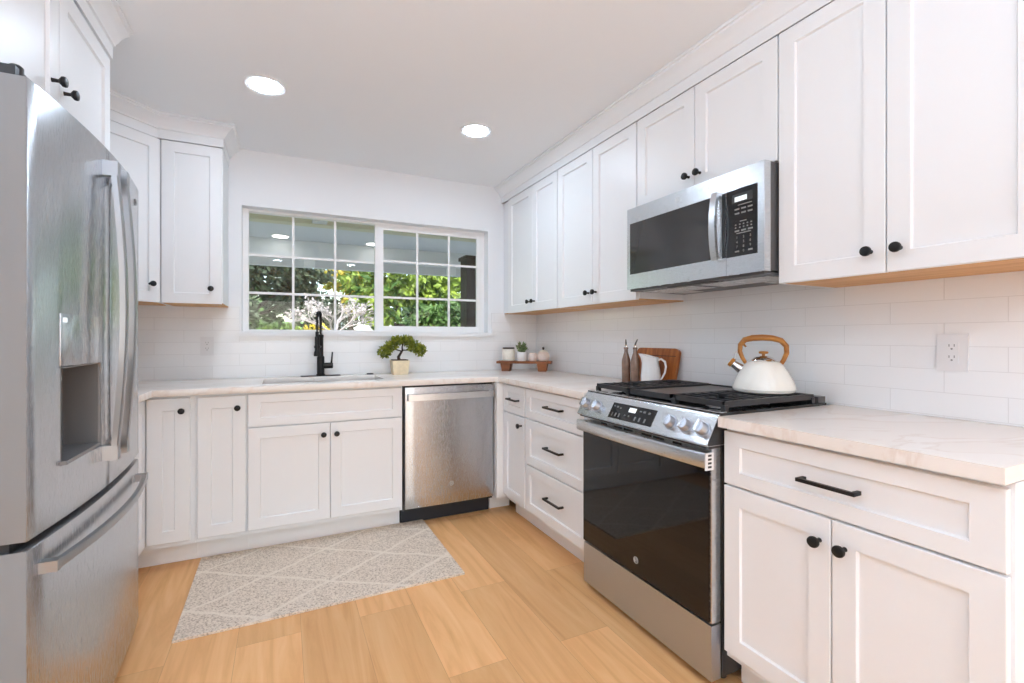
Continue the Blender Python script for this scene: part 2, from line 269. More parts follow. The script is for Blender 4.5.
# ---------------------------------------------------------------- mesh builder
class MB:
    def __init__(s, T=None): s.bm = bmesh.new(); s.T = T or Matrix.Identity(4)
    def _v(s, co): return s.bm.verts.new(s.T @ Vector(co))
    def _bev(s, verts, w, seg=1):
        es = set(); vs = set(verts)
        for v in verts:
            for e in v.link_edges:
                if e.other_vert(v) in vs:
                    if len(e.link_faces) == 2 and e.calc_face_angle(0) > .5: es.add(e)
        if es: bmesh.ops.bevel(s.bm, geom=list(es), offset=w, segments=seg, affect='EDGES', profile=.5)
    def hexa(s, p, bev=0, seg=1):
        v = [s._v(q) for q in p]
        for f in ((0, 3, 2, 1), (4, 5, 6, 7), (0, 1, 5, 4), (1, 2, 6, 5), (2, 3, 7, 6), (3, 0, 4, 7)): s.bm.faces.new([v[i] for i in f])
        if bev: s._bev(v, bev, seg)
        return s
    def box(s, x0, x1, y0, y1, z0, z1, bev=0, seg=1):
        return s.hexa([(x0, y0, z0), (x1, y0, z0), (x1, y1, z0), (x0, y1, z0), (x0, y0, z1), (x1, y0, z1), (x1, y1, z1), (x0, y1, z1)], bev, seg)
    def prism(s, poly, fn0, fn1, bev=0, seg=1):
        a = [s._v(fn0(*q)) for q in poly]; b = [s._v(fn1(*q)) for q in poly]; n = len(poly)
        s.bm.faces.new(a); s.bm.faces.new(b)
        for i in range(n): s.bm.faces.new((a[i], a[(i + 1) % n], b[(i + 1) % n], b[i]))
        if bev: s._bev(a + b, bev, seg)
        return s
    def lathe(s, prof, org=(0, 0, 0), axis=(0, 0, 1), seg=24, rib=None):
        ax = Vector(axis).normalized(); o = Vector(org)
        e1 = ax.orthogonal().normalized(); e2 = ax.cross(e1); rings = []
        for r, a in prof:
            if r < 1e-6: rings.append([s._v(o + ax * a)]); continue
            ring = []
            for i in range(seg):
                t = 2 * math.pi * i / seg; rr = r * (1 + (rib(t) if rib else 0))
                ring.append(s._v(o + ax * a + (e1 * math.cos(t) + e2 * math.sin(t)) * rr))
            rings.append(ring)
        for A, B in zip(rings, rings[1:]):
            if len(A) == 1 and len(B) == 1: continue
            for i in range(seg):
                j = (i + 1) % seg
                if len(A) == 1: s.bm.faces.new((A[0], B[i], B[j]))
                elif len(B) == 1: s.bm.faces.new((A[i], A[j], B[0]))
                else: s.bm.faces.new((A[i], A[j], B[j], B[i]))
        if len(rings[0]) > 1: s.bm.faces.new(rings[0])
        if len(rings[-1]) > 1: s.bm.faces.new(rings[-1])
        return s
    def tube(s, pts, r, seg=10, closed=False, sect=None, up=None):
        """sweep a round (radius r or list) or given 2-D section along pts"""
        P = [Vector(q) for q in pts]; n = len(P); rings = []; prev = None
        for i, q in enumerate(P):
            if closed: t = P[(i + 1) % n] - P[i - 1]
            else: t = P[min(i + 1, n - 1)] - P[max(i - 1, 0)]
            t.normalize()
            if up is not None: a = Vector(up); a = (a - t * a.dot(t)).normalized()
            elif prev is None: a = t.orthogonal().normalized()
            else: a = (prev - t * prev.dot(t)).normalized()
            prev = a; b = t.cross(a)
            rr = r[i] if isinstance(r, (list, tuple)) else r
            if sect: ring = [s._v(q + a * u + b * w) for u, w in sect]
            else: ring = [s._v(q + (a * math.cos(2 * math.pi * k / seg) + b * math.sin(2 * math.pi * k / seg)) * rr) for k in range(seg)]
            rings.append(ring)
        m = len(rings[0])
        for i in range(n if closed else n - 1):
            A, B = rings[i], rings[(i + 1) % n]
            for k in range(m): s.bm.faces.new((A[k], A[(k + 1) % m], B[(k + 1) % m], B[k]))
        if not closed: s.bm.faces.new(rings[0]); s.bm.faces.new(rings[-1])
        return s
    def cells(s, us, vs, inside, f0, f1, bev=0):
        """manifold slab from the grid cells where inside(u,v); f0/f1 place the two skins"""
        g0, g1 = {}, {}; new = []
        def get(g, f, i, j):
            if (i, j) not in g: g[(i, j)] = s._v(f(us[i], vs[j])); new.append(g[(i, j)])
            return g[(i, j)]
        ok = {(i, j) for i in range(len(us) - 1) for j in range(len(vs) - 1) if inside((us[i] + us[i + 1]) / 2, (vs[j] + vs[j + 1]) / 2)}
        for i, j in ok:
            c = [(i, j), (i + 1, j), (i + 1, j + 1), (i, j + 1)]
            s.bm.faces.new([get(g0, f0, *q) for q in c]); s.bm.faces.new([get(g1, f1, *q) for q in c])
            for (di, dj), (p, q) in {(0, -1): (0, 1), (1, 0): (1, 2), (0, 1): (2, 3), (-1, 0): (3, 0)}.items():
                if (i + di, j + dj) not in ok:
                    s.bm.faces.new((get(g0, f0, *c[p]), get(g0, f0, *c[q]), get(g1, f1, *c[q]), get(g1, f1, *c[p])))
        if bev:
            bmesh.ops.recalc_face_normals(s.bm, faces=s.bm.faces[:]); s._bev(new, bev, 2)
        return s
    def sphere(s, c, r, sub=2, sc=(1, 1, 1), jit=0):
        ret = bmesh.ops.create_icosphere(s.bm, subdivisions=sub, radius=1)
        for v in ret['verts']:
            d = v.co.copy(); k = 1 + (noise.noise(d * 2.3 + Vector(c) * 9) * jit if jit else 0)
            v.co = s.T @ (Vector(c) + Vector((d.x * sc[0], d.y * sc[1], d.z * sc[2])) * r * k)
        return s
    def leaf(s, c, d, size, wid=.5):
        d = Vector(d).normalized(); a = d.orthogonal().normalized(); a.rotate(Matrix.Rotation(random.random() * 6.28, 3, d)); c = Vector(c)
        n = d.cross(a)
        v = [s._v(c - d * size * .5), s._v(c + a * size * wid * .5 + n * size * .08), s._v(c + d * size * .5), s._v(c - a * size * wid * .5 + n * size * .08)]
        s.bm.faces.new(v); return s
    def text(s, body, size, org, ex, ey, depth=.0006):
        cu = bpy.data.curves.new('t', 'FONT'); cu.body = body; cu.size = size; cu.align_x = 'CENTER'; cu.align_y = 'CENTER'; cu.extrude = depth / 2
        ob = bpy.data.objects.new('t', cu); COL.objects.link(ob)
        dg = bpy.context.evaluated_depsgraph_get(); me = bpy.data.meshes.new_from_object(ob.evaluated_get(dg))
        ex = Vector(ex).normalized(); ey = Vector(ey).normalized(); ez = ex.cross(ey)
        Mx = Matrix((ex, ey, ez)).transposed().to_4x4(); Mx.translation = Vector(org)
        me.transform(s.T @ Mx); s.bm.from_mesh(me)
        bpy.data.objects.remove(ob); bpy.data.curves.remove(cu); bpy.data.meshes.remove(me)
        return s
    def build(s, name, mat, parent=None, smooth=35, local=False, fix=True):
        if parent is not None and not local:
            r = parent
            while r.parent: r = r.parent
            inv = Matrix.Translation(-r.location)
            bmesh.ops.transform(s.bm, matrix=inv, verts=s.bm.verts[:])
        if fix: bmesh.ops.recalc_face_normals(s.bm, faces=s.bm.faces[:])
        if smooth:
            for f in s.bm.faces: f.smooth = True
            for e in s.bm.edges:
                if len(e.link_faces) != 2 or e.calc_face_angle(0) > math.radians(smooth): e.smooth = False
        me = bpy.data.meshes.new(name); s.bm.to_mesh(me); s.bm.free()
        me.materials.append(mat)
        o = bpy.data.objects.new(name, me); COL.objects.link(o)
        if parent is not None: o.parent = parent
        return o
def tag(o, label, cat=None, group=None, kind=None):
    if label: o['label'] = label
    if cat: o['category'] = cat
    if group: o['group'] = group
    if kind: o['kind'] = kind
    return o
def thing(name, loc, label, cat, group=None, rz=0):
    o = bpy.data.objects.new(name, None); o.empty_display_size = .05; COL.objects.link(o); o.location = loc; o.rotation_euler = (0, 0, rz)
    return tag(o, label, cat, group)
def struct(name, mb, mat, label=None, smooth=35):
    return tag(mb.build(name, mat, None, smooth), label, None, None, 'structure')
def frame(o, w, d):
    """local axes: x = along the front (seen left to right), y = outward, z = up"""
    m = Matrix.Identity(4)
    m.col[0] = (*w, 0, 0); m.col[1] = (*d, 0, 0); m.col[2] = (0, 0, 1, 0); m.col[3] = (*o, 1)
    return m
def FR(x, y): return frame((x, y, 0), (0, -1), (-1, 0))     # right wall
def FB(x, y): return frame((x, y, 0), (1, 0), (0, -1))      # back wall
def FL(x, y): return frame((x, y, 0), (0, 1), (1, 0))       # left wall

# ---------------------------------------------------------------- the setting
CZ = 2.403; XL = -3.18; YR = -8.5; WZ0, WZ1, WX0, WX1 = 1.205, 2.038, -2.189, -.449
struct('floor', MB().box(XL - .15, .15, YR - .15, .15, -.06, 0), M['floor'], 'light oak plank floor running towards the window wall')
struct('ceiling', MB().box(XL - .15, .15, YR - .15, .15, CZ, CZ + .12), M['ceil'], 'flat white ceiling with recessed lights')
struct('wall_back', MB().cells([XL - .15, WX0, WX1, .15], [0, WZ0, WZ1, CZ], lambda u, v: not (WX0 < u < WX1 and WZ0 < v < WZ1),
       lambda u, v: (u, 0, v), lambda u, v: (u, .15, v)), M['wall'], 'white wall around the sliding window above the sink')
struct('wall_right', MB().box(0, .15, YR, 0, 0, CZ), M['wall'], 'white wall behind the range and microwave')
struct('wall_left', MB().box(XL - .15, XL, YR, 0, 0, CZ), M['wall'], 'white wall behind the refrigerator')
struct('wall_rear', MB().cells([XL, -2.95, -.15, 0], [0, .02, 2.1, CZ], lambda u, v: not (-2.95 < u < -.15 and .02 < v < 2.1),
       lambda u, v: (u, YR, v), lambda u, v: (u, YR - .15, v)), M['wall'], 'white wall behind the viewer with glazed doors')
# tiled backsplashes
struct('trim_1', MB().box(-.008, -.0005, -3.40, -.008, .9145, 1.45), M['tileR'], 'glossy white subway tile backsplash behind the range')
struct('trim_2', MB().cells([XL, WX0 - .012, WX1 + .028, -.0085], [.9145, 1.186, 1.377], lambda u, v: not (WX0 - .012 < u < WX1 + .028 and v > 1.186),
       lambda u, v: (u, -.008, v), lambda u, v: (u, -.0005, v)), M['tileB'], 'glossy white subway tile backsplash below the window')
# crown mouldings
def sweep(mb, path, prof, side=1):
    P = [Vector((x, y)) for x, y in path]; rings = []
    nrm = []
    for a, b in zip(P, P[1:]):
        d = (b - a).normalized(); nrm.append(Vector((d.y, -d.x)) * side)
    for i, q in enumerate(P):
        if i == 0: m = nrm[0]
        elif i == len(P) - 1: m = nrm[-1]
        else:
            m = (nrm[i - 1] + nrm[i]); m = m / m.length; m = m / m.dot(nrm[i])
        rings.append([mb._v((q.x + m.x * o, q.y + m.y * o, z)) for o, z in prof])
    n = len(prof)
    for A, B in zip(rings, rings[1:]):
        for k in range(n): mb.bm.faces.new((A[k], A[(k + 1) % n], B[(k + 1) % n], B[k]))
    mb.bm.faces.new(rings[0]); mb.bm.faces.new(rings[-1])
    return mb
CROWN = [(0, 2.276), (.004, 2.276), (.004, 2.326), (.012, 2.328), (.014, 2.336), (.022, 2.344), (.030, 2.358), (.044, 2.372), (.058, 2.380), (.060, 2.388), (.068, 2.390), (.068, CZ - .001), (0, CZ - .001)]
struct('trim_3', sweep(MB(), [(-.327, -.001), (-.327, -3.066)], CROWN, 1), M['trim'], 'white crown moulding above the range wall cabinets')
struct('trim_4', sweep(MB(), [(-2.262, -.001), (-2.262, -.327), (-2.572, -.327), (-2.887, -.642)], CROWN, -1), M['trim'], 'white crown moulding above the corner cabinets')
struct('trim_5', sweep(MB(), [(-2.557, -2.085), (-2.557, -1.145)], CROWN, 1), M['trim'], 'white crown moulding above the refrigerator cabinet')

# ---------------------------------------------------------------- kitchen window
win = thing('window_1', ((WX0 + WX1) / 2, .10, WZ0), 'white sliding window with grids above the sink', None); win['kind'] = 'structure'
fy0, fy1 = .085, .145
mb = MB(); wz0, wz1 = WZ0 + .014, WZ1
mb.cells([WX0, WX0 + .035, -1.30, WX1 - .035, WX1], [wz0, wz0 + .012, wz1 - .015, wz1], lambda u, v: not (WX0 + .035 < u < WX1 - .035 and wz0 + .012 < v < wz1 - .015),
         lambda u, v: (u, fy0, v), lambda u, v: (u, fy1, v))
mb.build('window_frame', M['vinyl'], win)
MB().box(-1.325, -1.285, fy0 + .01, fy1 - .005, wz0 + .01, wz1 - .015).build('mullion', M['vinyl'], win)
def sash(x0, x1, z0, z1, y, fw, hs, vs, gname):
    s_ = MB().cells([x0, x0 + fw, x1 - fw, x1], [z0, z0 + fw * .8, z1 - fw * .8, z1], lambda u, v: not (x0 + fw < u < x1 - fw and z0 + fw * .8 < v < z1 - fw * .8),
                    lambda u, v: (u, y, v), lambda u, v: (u, y + .022, v)).build('sash', M['vinyl'], win)
    b = MB()
    for x in vs: b.box(x - .008, x + .008, y + .006, y + .018, z0 + .005, z1 - .005)
    for z in hs: b.box(x0 + .005, x1 - .005, y + .0055, y + .0175, z - .008, z + .008)
    b.build('grid_bars', M['vinyl'], s_)
    MB().box(x0 + .006, x1 - .006, y + .011, y + .0135, z0 + .006, z1 - .006).build('pane', M['glass'], s_)
sash(WX0 + .028, -1.315, wz0 + .004, wz1 - .006, fy0 + .03, .006, (1.481, 1.739), (-1.882, -1.605), 'fixed')
sash(-1.312, WX1 - .016, wz0 + .008, wz1 - .012, fy0 + .006, .046, (1.481, 1.757), (-1.005, -.748), 'slide')
MB().box(-1.300, -1.288, fy0 - .004, fy0 + .012, 1.50, 1.60, .002).build('latch', M['vinyl'], win)
struct('trim_6', MB().box(WX0 - .012, WX1 + .028, -.030, .085, 1.186, WZ0 + .012, .004), M['trim'], 'white window sill board above the sink')
# rear glazed doors (behind the viewer)
def openframe(name, u0, u1, v0, v1, fn, splits, label):
    us = [u0, u0 + .06]
    for q in splits: us += [q - .03, q + .03]
    us += [u1 - .06, u1]; vs = [v0, v0 + .06, v1 - .06, v1]
    holes = [(us[i], us[i + 1]) for i in range(1, len(us) - 2, 2)]
    o = MB().cells(us, vs, lambda u, v: not (v0 + .06 < v < v1 - .06 and any(a < u < b for a, b in holes)), lambda u, v: fn(u, v, 0), lambda u, v: fn(u, v, 1)).build(name, M['vinyl'])
    tag(o, label, None, None, 'structure')
openframe('door_1', -2.95, -.15, .02, 2.1, lambda u, v, k: (u, YR - .04 - .06 * k, v), (-1.55,), 'white glazed patio doors in the wall behind the viewer')

# ---------------------------------------------------------------- cabinets
def shaker(T, w0, w1, h0, h1, d0, d1, rail, parent, name='door', stile=None, rec=.009):
    st = stile or rail; mb = MB(T); e = .0035; f = .0018
    O = [(w0, h0), (w1, h0), (w1, h1), (w0, h1)]
    def ring(i, j, d): return [mb._v((w0 + i, d, h0 + j)), mb._v((w1 - i, d, h0 + j)), mb._v((w1 - i, d, h1 - j)), mb._v((w0 + i, d, h1 - j))]
    R = [ring(0, 0, d0), ring(0, 0, d1 - f), ring(f, f, d1), ring(st, rail, d1), ring(st + e, rail + e, d1 - rec)]
    for A, B in zip(R, R[1:]):
        for k in range(4): mb.bm.faces.new((A[k], A[(k + 1) % 4], B[(k + 1) % 4], B[k]))
    mb.bm.faces.new(R[0]); mb.bm.faces.new(R[-1])
    return mb.build(name, M['white'], parent, smooth=0)
def knob(T, w, h, d, parent):
    return MB(T).lathe([(.0065, 0), (.0055, .004), (.005, .016), (.010, .020), (.0145, .024), (.0155, .029), (.0145, .0335), (.010, .0355), (0, .036)], (w, d, h), (0, 1, 0), 20).build('knob', M['black'], parent)
def pull(T, w0, w1, h, d, parent):
    mb = MB(T); mb.box(w0, w1, d + .024, d + .034, h - .005, h + .005, .0015)
    for w in (w0, w1 - .010): mb.box(w, w + .010, d, d + .030, h - .005, h + .005, .001)
    return mb.build('handle', M['black'], parent)
def base_carcass(T, W_, depth, root, toe=True, toe_d=-.095, z1=.878):
    mb = MB(T); mb.box(0, W_, -depth, -.020, .112, z1)
    mb.build('body', M['carcass'], root)
    if toe: MB(T).box(0, W_, -depth + .05, toe_d, .001, .1115).build('toe_kick', M['white'], root)
GB = 'white shaker base cabinets'; GU = 'white shaker wall cabinets'
XF = -.625
# right run, corner to range
r = thing('corner_filler', (-.635, -.63, 0), 'narrow white filler post between the dishwasher and the drawers', 'filler panel')
MB().box(-.668, -.606, -.664, -.606, .112, .878).build('post', M['white'], r)
MB().box(-.667, -.515, -.535, -.515, .001, .1115).build('toe_kick', M['white'], r)
T = FR(XF, -.666)
r = thing('base_cabinet', (-.31, -.82, 0), 'slim white base cabinet with one drawer over one door, beside the dishwasher corner', 'cabinet', GB)
base_carcass(T, .312, .615, r)
d = shaker(T, .004, .306, .694, .868, -.0195, 0, .045, r, 'drawer', .05); pull(T, .104, .240, .783, 0, d)
d = shaker(T, .004, .306, .138, .686, -.0195, 0, .055, r); knob(T, .268, .633, 0, d)
T = FR(XF, -.979)
r = thing('drawer_cabinet', (-.31, -1.305, 0), 'white base cabinet of three stacked drawers beside the range', 'cabinet', GB)
base_carcass(T, .652, .615, r)
for h0, h1 in ((.694, .868), (.419, .686), (.138, .411)):
    d = shaker(T, .006, .646, h0, h1, -.0195, 0, .052 if h1 - h0 > .2 else .045, r, 'drawer', .055)
    pull(T, .266, .436, (h0 + h1) / 2 + (.01 if h1 - h0 < .2 else .012), 0, d)
T = FR(XF, -2.399)
r = thing('base_cabinet', (-.31, -2.735, 0), 'wide white base cabinet with one long drawer over two doors, nearest the viewer', 'cabinet', GB)
base_carcass(T, .686, .615, r, toe_d=-.09)
d = shaker(T, .004, .680, .694, .866, -.0195, 0, .045, r, 'drawer', .058); pull(T, .266, .415, .780, 0, d)
d = shaker(T, .004, .340, .138, .687, -.0195, 0, .058, r); knob(T, .312, .622, 0, d)
d = shaker(T, .344, .680, .138, .687, -.0195, 0, .058, r); knob(T, .376, .622, 0, d)
# back run
T = FB(-2.120, XF)
r = thing('sink_cabinet', (-1.70, -.31, 0), 'white sink cabinet with a false drawer front over two doors, below the faucet', 'cabinet', GB)
mb = MB(T)
for q in ((0, .018, -.60, -.020, .112, .878), (.818, .836, -.60, -.020, .112, .878), (.018, .818, -.60, -.59, .112, .878), (.018, .818, -.038, -.020, .112, .878), (.018, .818, -.59, -.038, .112, .130)): mb.box(*q)
mb.build('body', M['carcass'], r); MB(T).box(0, .836, -.55, -.095, .001, .1115).build('toe_kick', M['white'], r)
shaker(T, .005, .832, .694, .868, -.0195, 0, .045, r, 'false_drawer_front', .058)
d = shaker(T, .005, .416, .138, .687, -.0195, 0, .058, r); knob(T, .382, .625, 0, d)
d = shaker(T, .420, .832, .138, .687, -.0195, 0, .058, r); knob(T, .452, .625, 0, d)
T = FB(-2.355, XF)
r = thing('base_cabinet', (-2.24, -.31, 0), 'very narrow white base cabinet with one full-height door beside the sink cabinet', 'cabinet', GB)
base_carcass(T, .234, .60, r)
d = shaker(T, .011, .228, .138, .866, -.0195, 0, .060, r); knob(T, .192, .804, 0, d)
r = thing('corner_cabinet', (-2.78, -.31, 0), 'white corner base cabinet with two doors at right angles, beside the refrigerator', 'cabinet', GB)
mb = MB(); mb.cells([XL + .01, -2.581, -2.3555], [-1.14, -.606, -.01], lambda u, v: v > -.606 or u < -2.581, lambda u, v: (u, v, .112), lambda u, v: (u, v, .878)); mb.build('body', M['carcass'], r)
mb = MB(); mb.cells([XL + .05, -2.655, -2.3555], [-1.14, -.530, -.05], lambda u, v: v > -.530 or u < -2.655, lambda u, v: (u, v, .001), lambda u, v: (u, v, .1115)); mb.build('toe_kick', M['white'], r)
T = FB(-2.561, XF)
d = shaker(T, .004, .185, .138, .866, -.0195, 0, .060, r, stile=.064); knob(T, .152, .804, 0, d)
T = FL(-2.561, -1.135)
shaker(T, .0, .508, .138, .866, -.0195, 0, .060, r)
# worktops
def wt(u, v):
    if -2.055 < u < -1.365 and -.50 < v < -.115: return False
    return v > -.645 or (u < -2.530 and v > -1.145) or (u > -.650 and v > -1.634)
o = MB().cells([XL + .002, -2.530, -2.055, -1.365, -.650, -.0005], [-1.634, -1.145, -.645, -.50, -.115, -.0005], wt,
               lambda u, v: (u, v, .880), lambda u, v: (u, v, .914), .002).build('countertop', M['quartz'])
tag(o, 'long cream veined stone worktop turning both corners, holding the sink', 'countertop', 'stone worktops')
o = MB().box(-.650, -.0005, -3.084, -2.400, .880, .914, .002, 2).build('countertop', M['quartz'])
tag(o, 'short cream veined stone worktop beside the kettle, nearest the viewer', 'countertop', 'stone worktops')
# wall cabinets
def wall_cab(T, W_, z0, z1, depth, doors, root, kz, kside, wood=True, rail=.058):
    MB(T).box(0, W_, -depth, -.020, z0 + (.006 if wood else 0), z1).build('body', M['carcass'], root)
    if wood:
        MB(T).box(.016, W_, -depth, -.0205, z0, z0 + .0058).build('bottom_panel', M['oak_under'], root)
        MB(T).box(0, .016, -depth, -.0205, z0, z0 + .0058).build('bottom_rail', M['carcass'], root)
    for (a, b), ks in zip(doors, kside):
        dd = shaker(T, a, b, z0 + .001, z1 - .0035, -.0195, 0, rail, root)
        if ks is not None: knob(T, ks, kz, 0, dd)
XU = -.33; UZ0, UZ1 = 1.369, 2.2755
r = thing('wall_cabinet', (-.17, -.437, UZ0), 'white two-door wall cabinet in the corner beside the window', 'cabinet', GU)
wall_cab(FR(XU, -.001), .872, UZ0, UZ1, .3275, ((.128, .524), (.528, .869)), r, 1.437, (.494, .562))
r = thing('wall_cabinet', (-.17, -1.254, UZ0), 'white two-door wall cabinet between the corner cabinet and the microwave', 'cabinet', GU)
wall_cab(FR(XU, -.874), .761, UZ0, UZ1, .3275, ((.004, .383), (.387, .757)), r, 1.437, (.350, .420))
r = thing('wall_cabinet', (-.17, -2.012, 1.82), 'short white two-door wall cabinet directly above the microwave', 'cabinet', GU)
wall_cab(FR(XU, -1.6355), .753, 1.818, UZ1, .3275, ((.004, .369), (.373, .750)), r, 1.884, (.340, .402), wood=False)
r = thing('wall_cabinet', (-.17, -2.728, UZ0), 'large white two-door wall cabinet between the microwave and the picture edge', 'cabinet', GU)
wall_cab(FR(XU, -2.389), .677, UZ0, UZ1, .3275, ((.003, .336), (.340, .674)), r, 1.436, (.298, .374))
r = thing('wall_cabinet', (-2.416, -.165, UZ0), 'narrow white one-door wall cabinet beside the window, with an oak underside', 'cabinet', GU)
wall_cab(FB(-2.567, XU), .305, UZ0, UZ1, .3275, ((.014, .301),), r, 1.455, (.250,))
r = thing('wall_cabinet', (-2.86, -.32, UZ0), 'white angled corner wall cabinet partly hidden by the refrigerator', 'cabinet', GU)
poly = [(XL + .002, -.002), (-2.569, -.002), (-2.569, -.308), (-2.872, -.611), (XL + .002, -.611)]
MB().prism(poly, lambda x, y: (x, y, UZ0 + .006), lambda x, y: (x, y, UZ1)).build('body', M['carcass'], r)
MB().prism([(XL + .02, -.02), (-2.59, -.02), (-2.59, -.29), (-2.86, -.56), (XL + .02, -.56)], lambda x, y: (x, y, UZ0 + .0005), lambda x, y: (x, y, UZ0 + .0058)).build('bottom_panel', M['oak_under'], r)
s2 = math.sqrt(.5)
T = frame((-2.872, -.611, 0), (s2, s2), (s2, -s2))
d = shaker(T, .004, .4245, UZ0 + .001, UZ1 - .0035, .001, .0205, .058, r); knob(T, .368, 1.468, .0205, d)
r = thing('fridge_cabinet', (-2.87, -1.615, 1.80), 'deep white two-door cabinet above the refrigerator', 'cabinet', GU)
wall_cab(FL(-2.560, -2.085), .940, 1.816, UZ1, .615, ((.004, .468), (.472, .936)), r, 1.935, (.418, .505), wood=False, rail=.062)

# ---------------------------------------------------------------- dishwasher
T = FB(-1.281, -.630)
r = thing('dishwasher', (-.978, -.32, 0), 'stainless steel dishwasher between the sink cabinet and the corner', 'dishwasher')
MB(T).box(.004, .602, -.59, -.024, .10, .876).build('body', M['blackplastic'], r)
dr = MB(T).cells([.010 + .0593 * i for i in range(11)], [.118, .20, .60, .80, .868], lambda u, v: True, lambda u, v: (u, -.022, v), lambda u, v: (u, .004 - .006 * (2 * (u - .3065) / .593) ** 2, v), .002).build('door', M['steel_v'], r)
mb = MB(T); bar = [(-.007, -.019), (.007, -.019), (.007, .019), (-.007, .019)]
mb.tube([(.022 + .0566 * i, .042 + .008 * (1 - (2 * (i - 5) / 10) ** 2), .808) for i in range(11)], 0, sect=bar, up=(0, 1, 0))
for w in (.0205, .567): mb.box(w, w + .024, .0, .043, .788, .828, .002)
mb.build('handle', M['steel_hi'], dr)
def badge(T, w, h, d, rad, parent, mat='badge', txt=None, ex=(1, 0, 0), ey=(0, 0, 1), n=(0, 1, 0)):
    mb = MB(T); N = Vector(n); o = Vector((w, d, h)); E = Vector(ex); U = Vector(ey)
    ring = [tuple(o + N * .0008 + (E * math.cos(2 * math.pi * i / 24) + U * math.sin(2 * math.pi * i / 24)) * rad) for i in range(24)]
    mb.tube(ring, rad * .10, 6, True)
    # two interlaced script capitals inside the ring
    k = rad
    g = [(-.10, .42), (-.35, .50), (-.58, .20), (-.55, -.25), (-.30, -.45), (-.08, -.20), (-.08, .02), (-.30, .0)]
    e = [(.55, .40), (.30, .50), (.12, .30), (.32, .06), (.12, -.22), (.30, -.46), (.58, -.32)]
    for st in (g, e): mb.tube([tuple(o + N * .0008 + E * (a * k) + U * (b * k)) for a, b in st], rad * .07, 5)
    return mb.build('emblem', M[mat], parent)
badge(T, .307, .244, .0045, .013, dr)
MB(T).box(.004, .602, -.585, -.085, .002, .0995).build('kick_plate', M['navy'], r)

# ---------------------------------------------------------------- range
T = FR(-.66, -1.646)
r = thing('range', (-.36, -2.013, 0), 'stainless steel slide-in gas range with black oven glass', 'range')
MB(T).box(.004, .744, -.63, -.042, .035, .905).build('body', M['blackplastic'], r)
for w in (.03, .70):
    for d_ in (-.60, -.09): MB(T).lathe([(.018, 0), (.018, .012), (.010, .014), (.010, .036)], (w, d_, 0.0005), seg=14).build('foot', M['blackplastic'], r)
MB(T).box(.008, .740, -.040, .004, .030, .214, .004, 2).build('drawer', M['steel_satin'], r)
od = MB(T).box(.008, .740, -.040, .002, .222, .806, .003).build('oven_door', M['steel'], r)
MB(T).box(.008, .732, .0025, .007, .224, .735, .002).build('window_glass', M['ovenglass'], od)
badge(T, .375, .281, .0075, .012, od)
for a, b in ((.140, .183), (.226, .283), (.293, .348), (.402, .457), (.467, .524), (.567, .610)):
    for h in (.777, .790): MB(T).box(a, b, .0015, .0026, h, h + .008).build('vent_slot', M['blackplastic'], od)
bar = [(-.010, -.024), (.006, -.024), (.010, -.018), (.010, .018), (.006, .024), (-.010, .024)]
mb = MB(T).tube([(.006 + .0748 * i, .034 + .010 * (1 - (2 * (i - 5) / 10) ** 2), .770) for i in range(11)], 0, sect=bar, up=(0, 1, 0))
for w in (.004, .722): mb.box(w, w + .022, .0025, .034, .752, .788, .002)
hd = mb.build('oven_handle', M['steel_hi'], r)
ec = MB(T).box(.7535, .758, .014, .050, .742, .798, .002).build('end_cap', M['outlet'], hd)
mb = MB(T)
for k in range(4): mb.box(.7576, .7586, .024, .040, .749 + .0125 * k, .756 + .0125 * k)
mb.build('end_slots', M['blackplastic'], hd)
# control panel: sloped wedge
prof = [(-.05, .816), (.032, .816), (.036, .822), (-.018, .912), (-.026, .919), (-.05, .923)]
cp = MB(T).prism(prof, lambda a, b: (-.001, a, b), lambda a, b: (.749, a, b)).build('control_panel', M['steel'], r)
MB(T).prism([(-.06, .807), (.020, .807), (.026, .8155), (-.06, .8155)], lambda a, b: (.002, a, b), lambda a, b: (.746, a, b)).build('shadow_gap', M['blackplastic'], r)
side = [(-.05, .818), (.028, .818), (.031, .824), (-.020, .910), (-.05, .920)]
for w in (-.0022, .7492): MB(T).prism(side, lambda a, b: (w, a, b), lambda a, b: (w + .001, a, b)).build('side_panel', M['blackplastic'], cp)
sd = Vector((0, -.054, .090)).normalized(); sn = Vector((0, .090, .054)).normalized()
def onp(w, t, off=0): return Vector((w, .036, .822)) + sd * (t * 1.25) + sn * off        # t 0..0.084 up the slope
def slab(mb, w0, w1, t0, t1, o0, o1): return mb.hexa([onp(w0, t0, o0), onp(w1, t0, o0), onp(w1, t1, o0), onp(w0, t1, o0), onp(w0, t0, o1), onp(w1, t0, o1), onp(w1, t1, o1), onp(w0, t1, o1)])
dp = slab(MB(T), .220, .480, .012, .068, .0002, .0014).build('display', M['blackgloss'], r)
slab(MB(T), .330, .372, .044, .060, .0014, .0018).build('lit_digits', M['lit'], dp)
mb = MB(T)
for w, t, a, b in ((.236, .056, .010, .005), (.256, .055, .012, .006), (.277, .052, .010, .005), (.398, .054, .012, .005), (.420, .054, .014, .007), (.448, .053, .012, .007),
                   (.240, .026, .007, .014), (.262, .026, .009, .014), (.284, .026, .009, .014), (.318, .030, .008, .006), (.342, .030, .008, .006),
                   (.382, .026, .009, .014), (.408, .026, .009, .014), (.438, .026, .009, .014)):
    slab(MB(T), w - a / 2, w + a / 2, t - b / 2, t + b / 2, .0014, .0017).build('key_mark', M['midgrey'], dp)
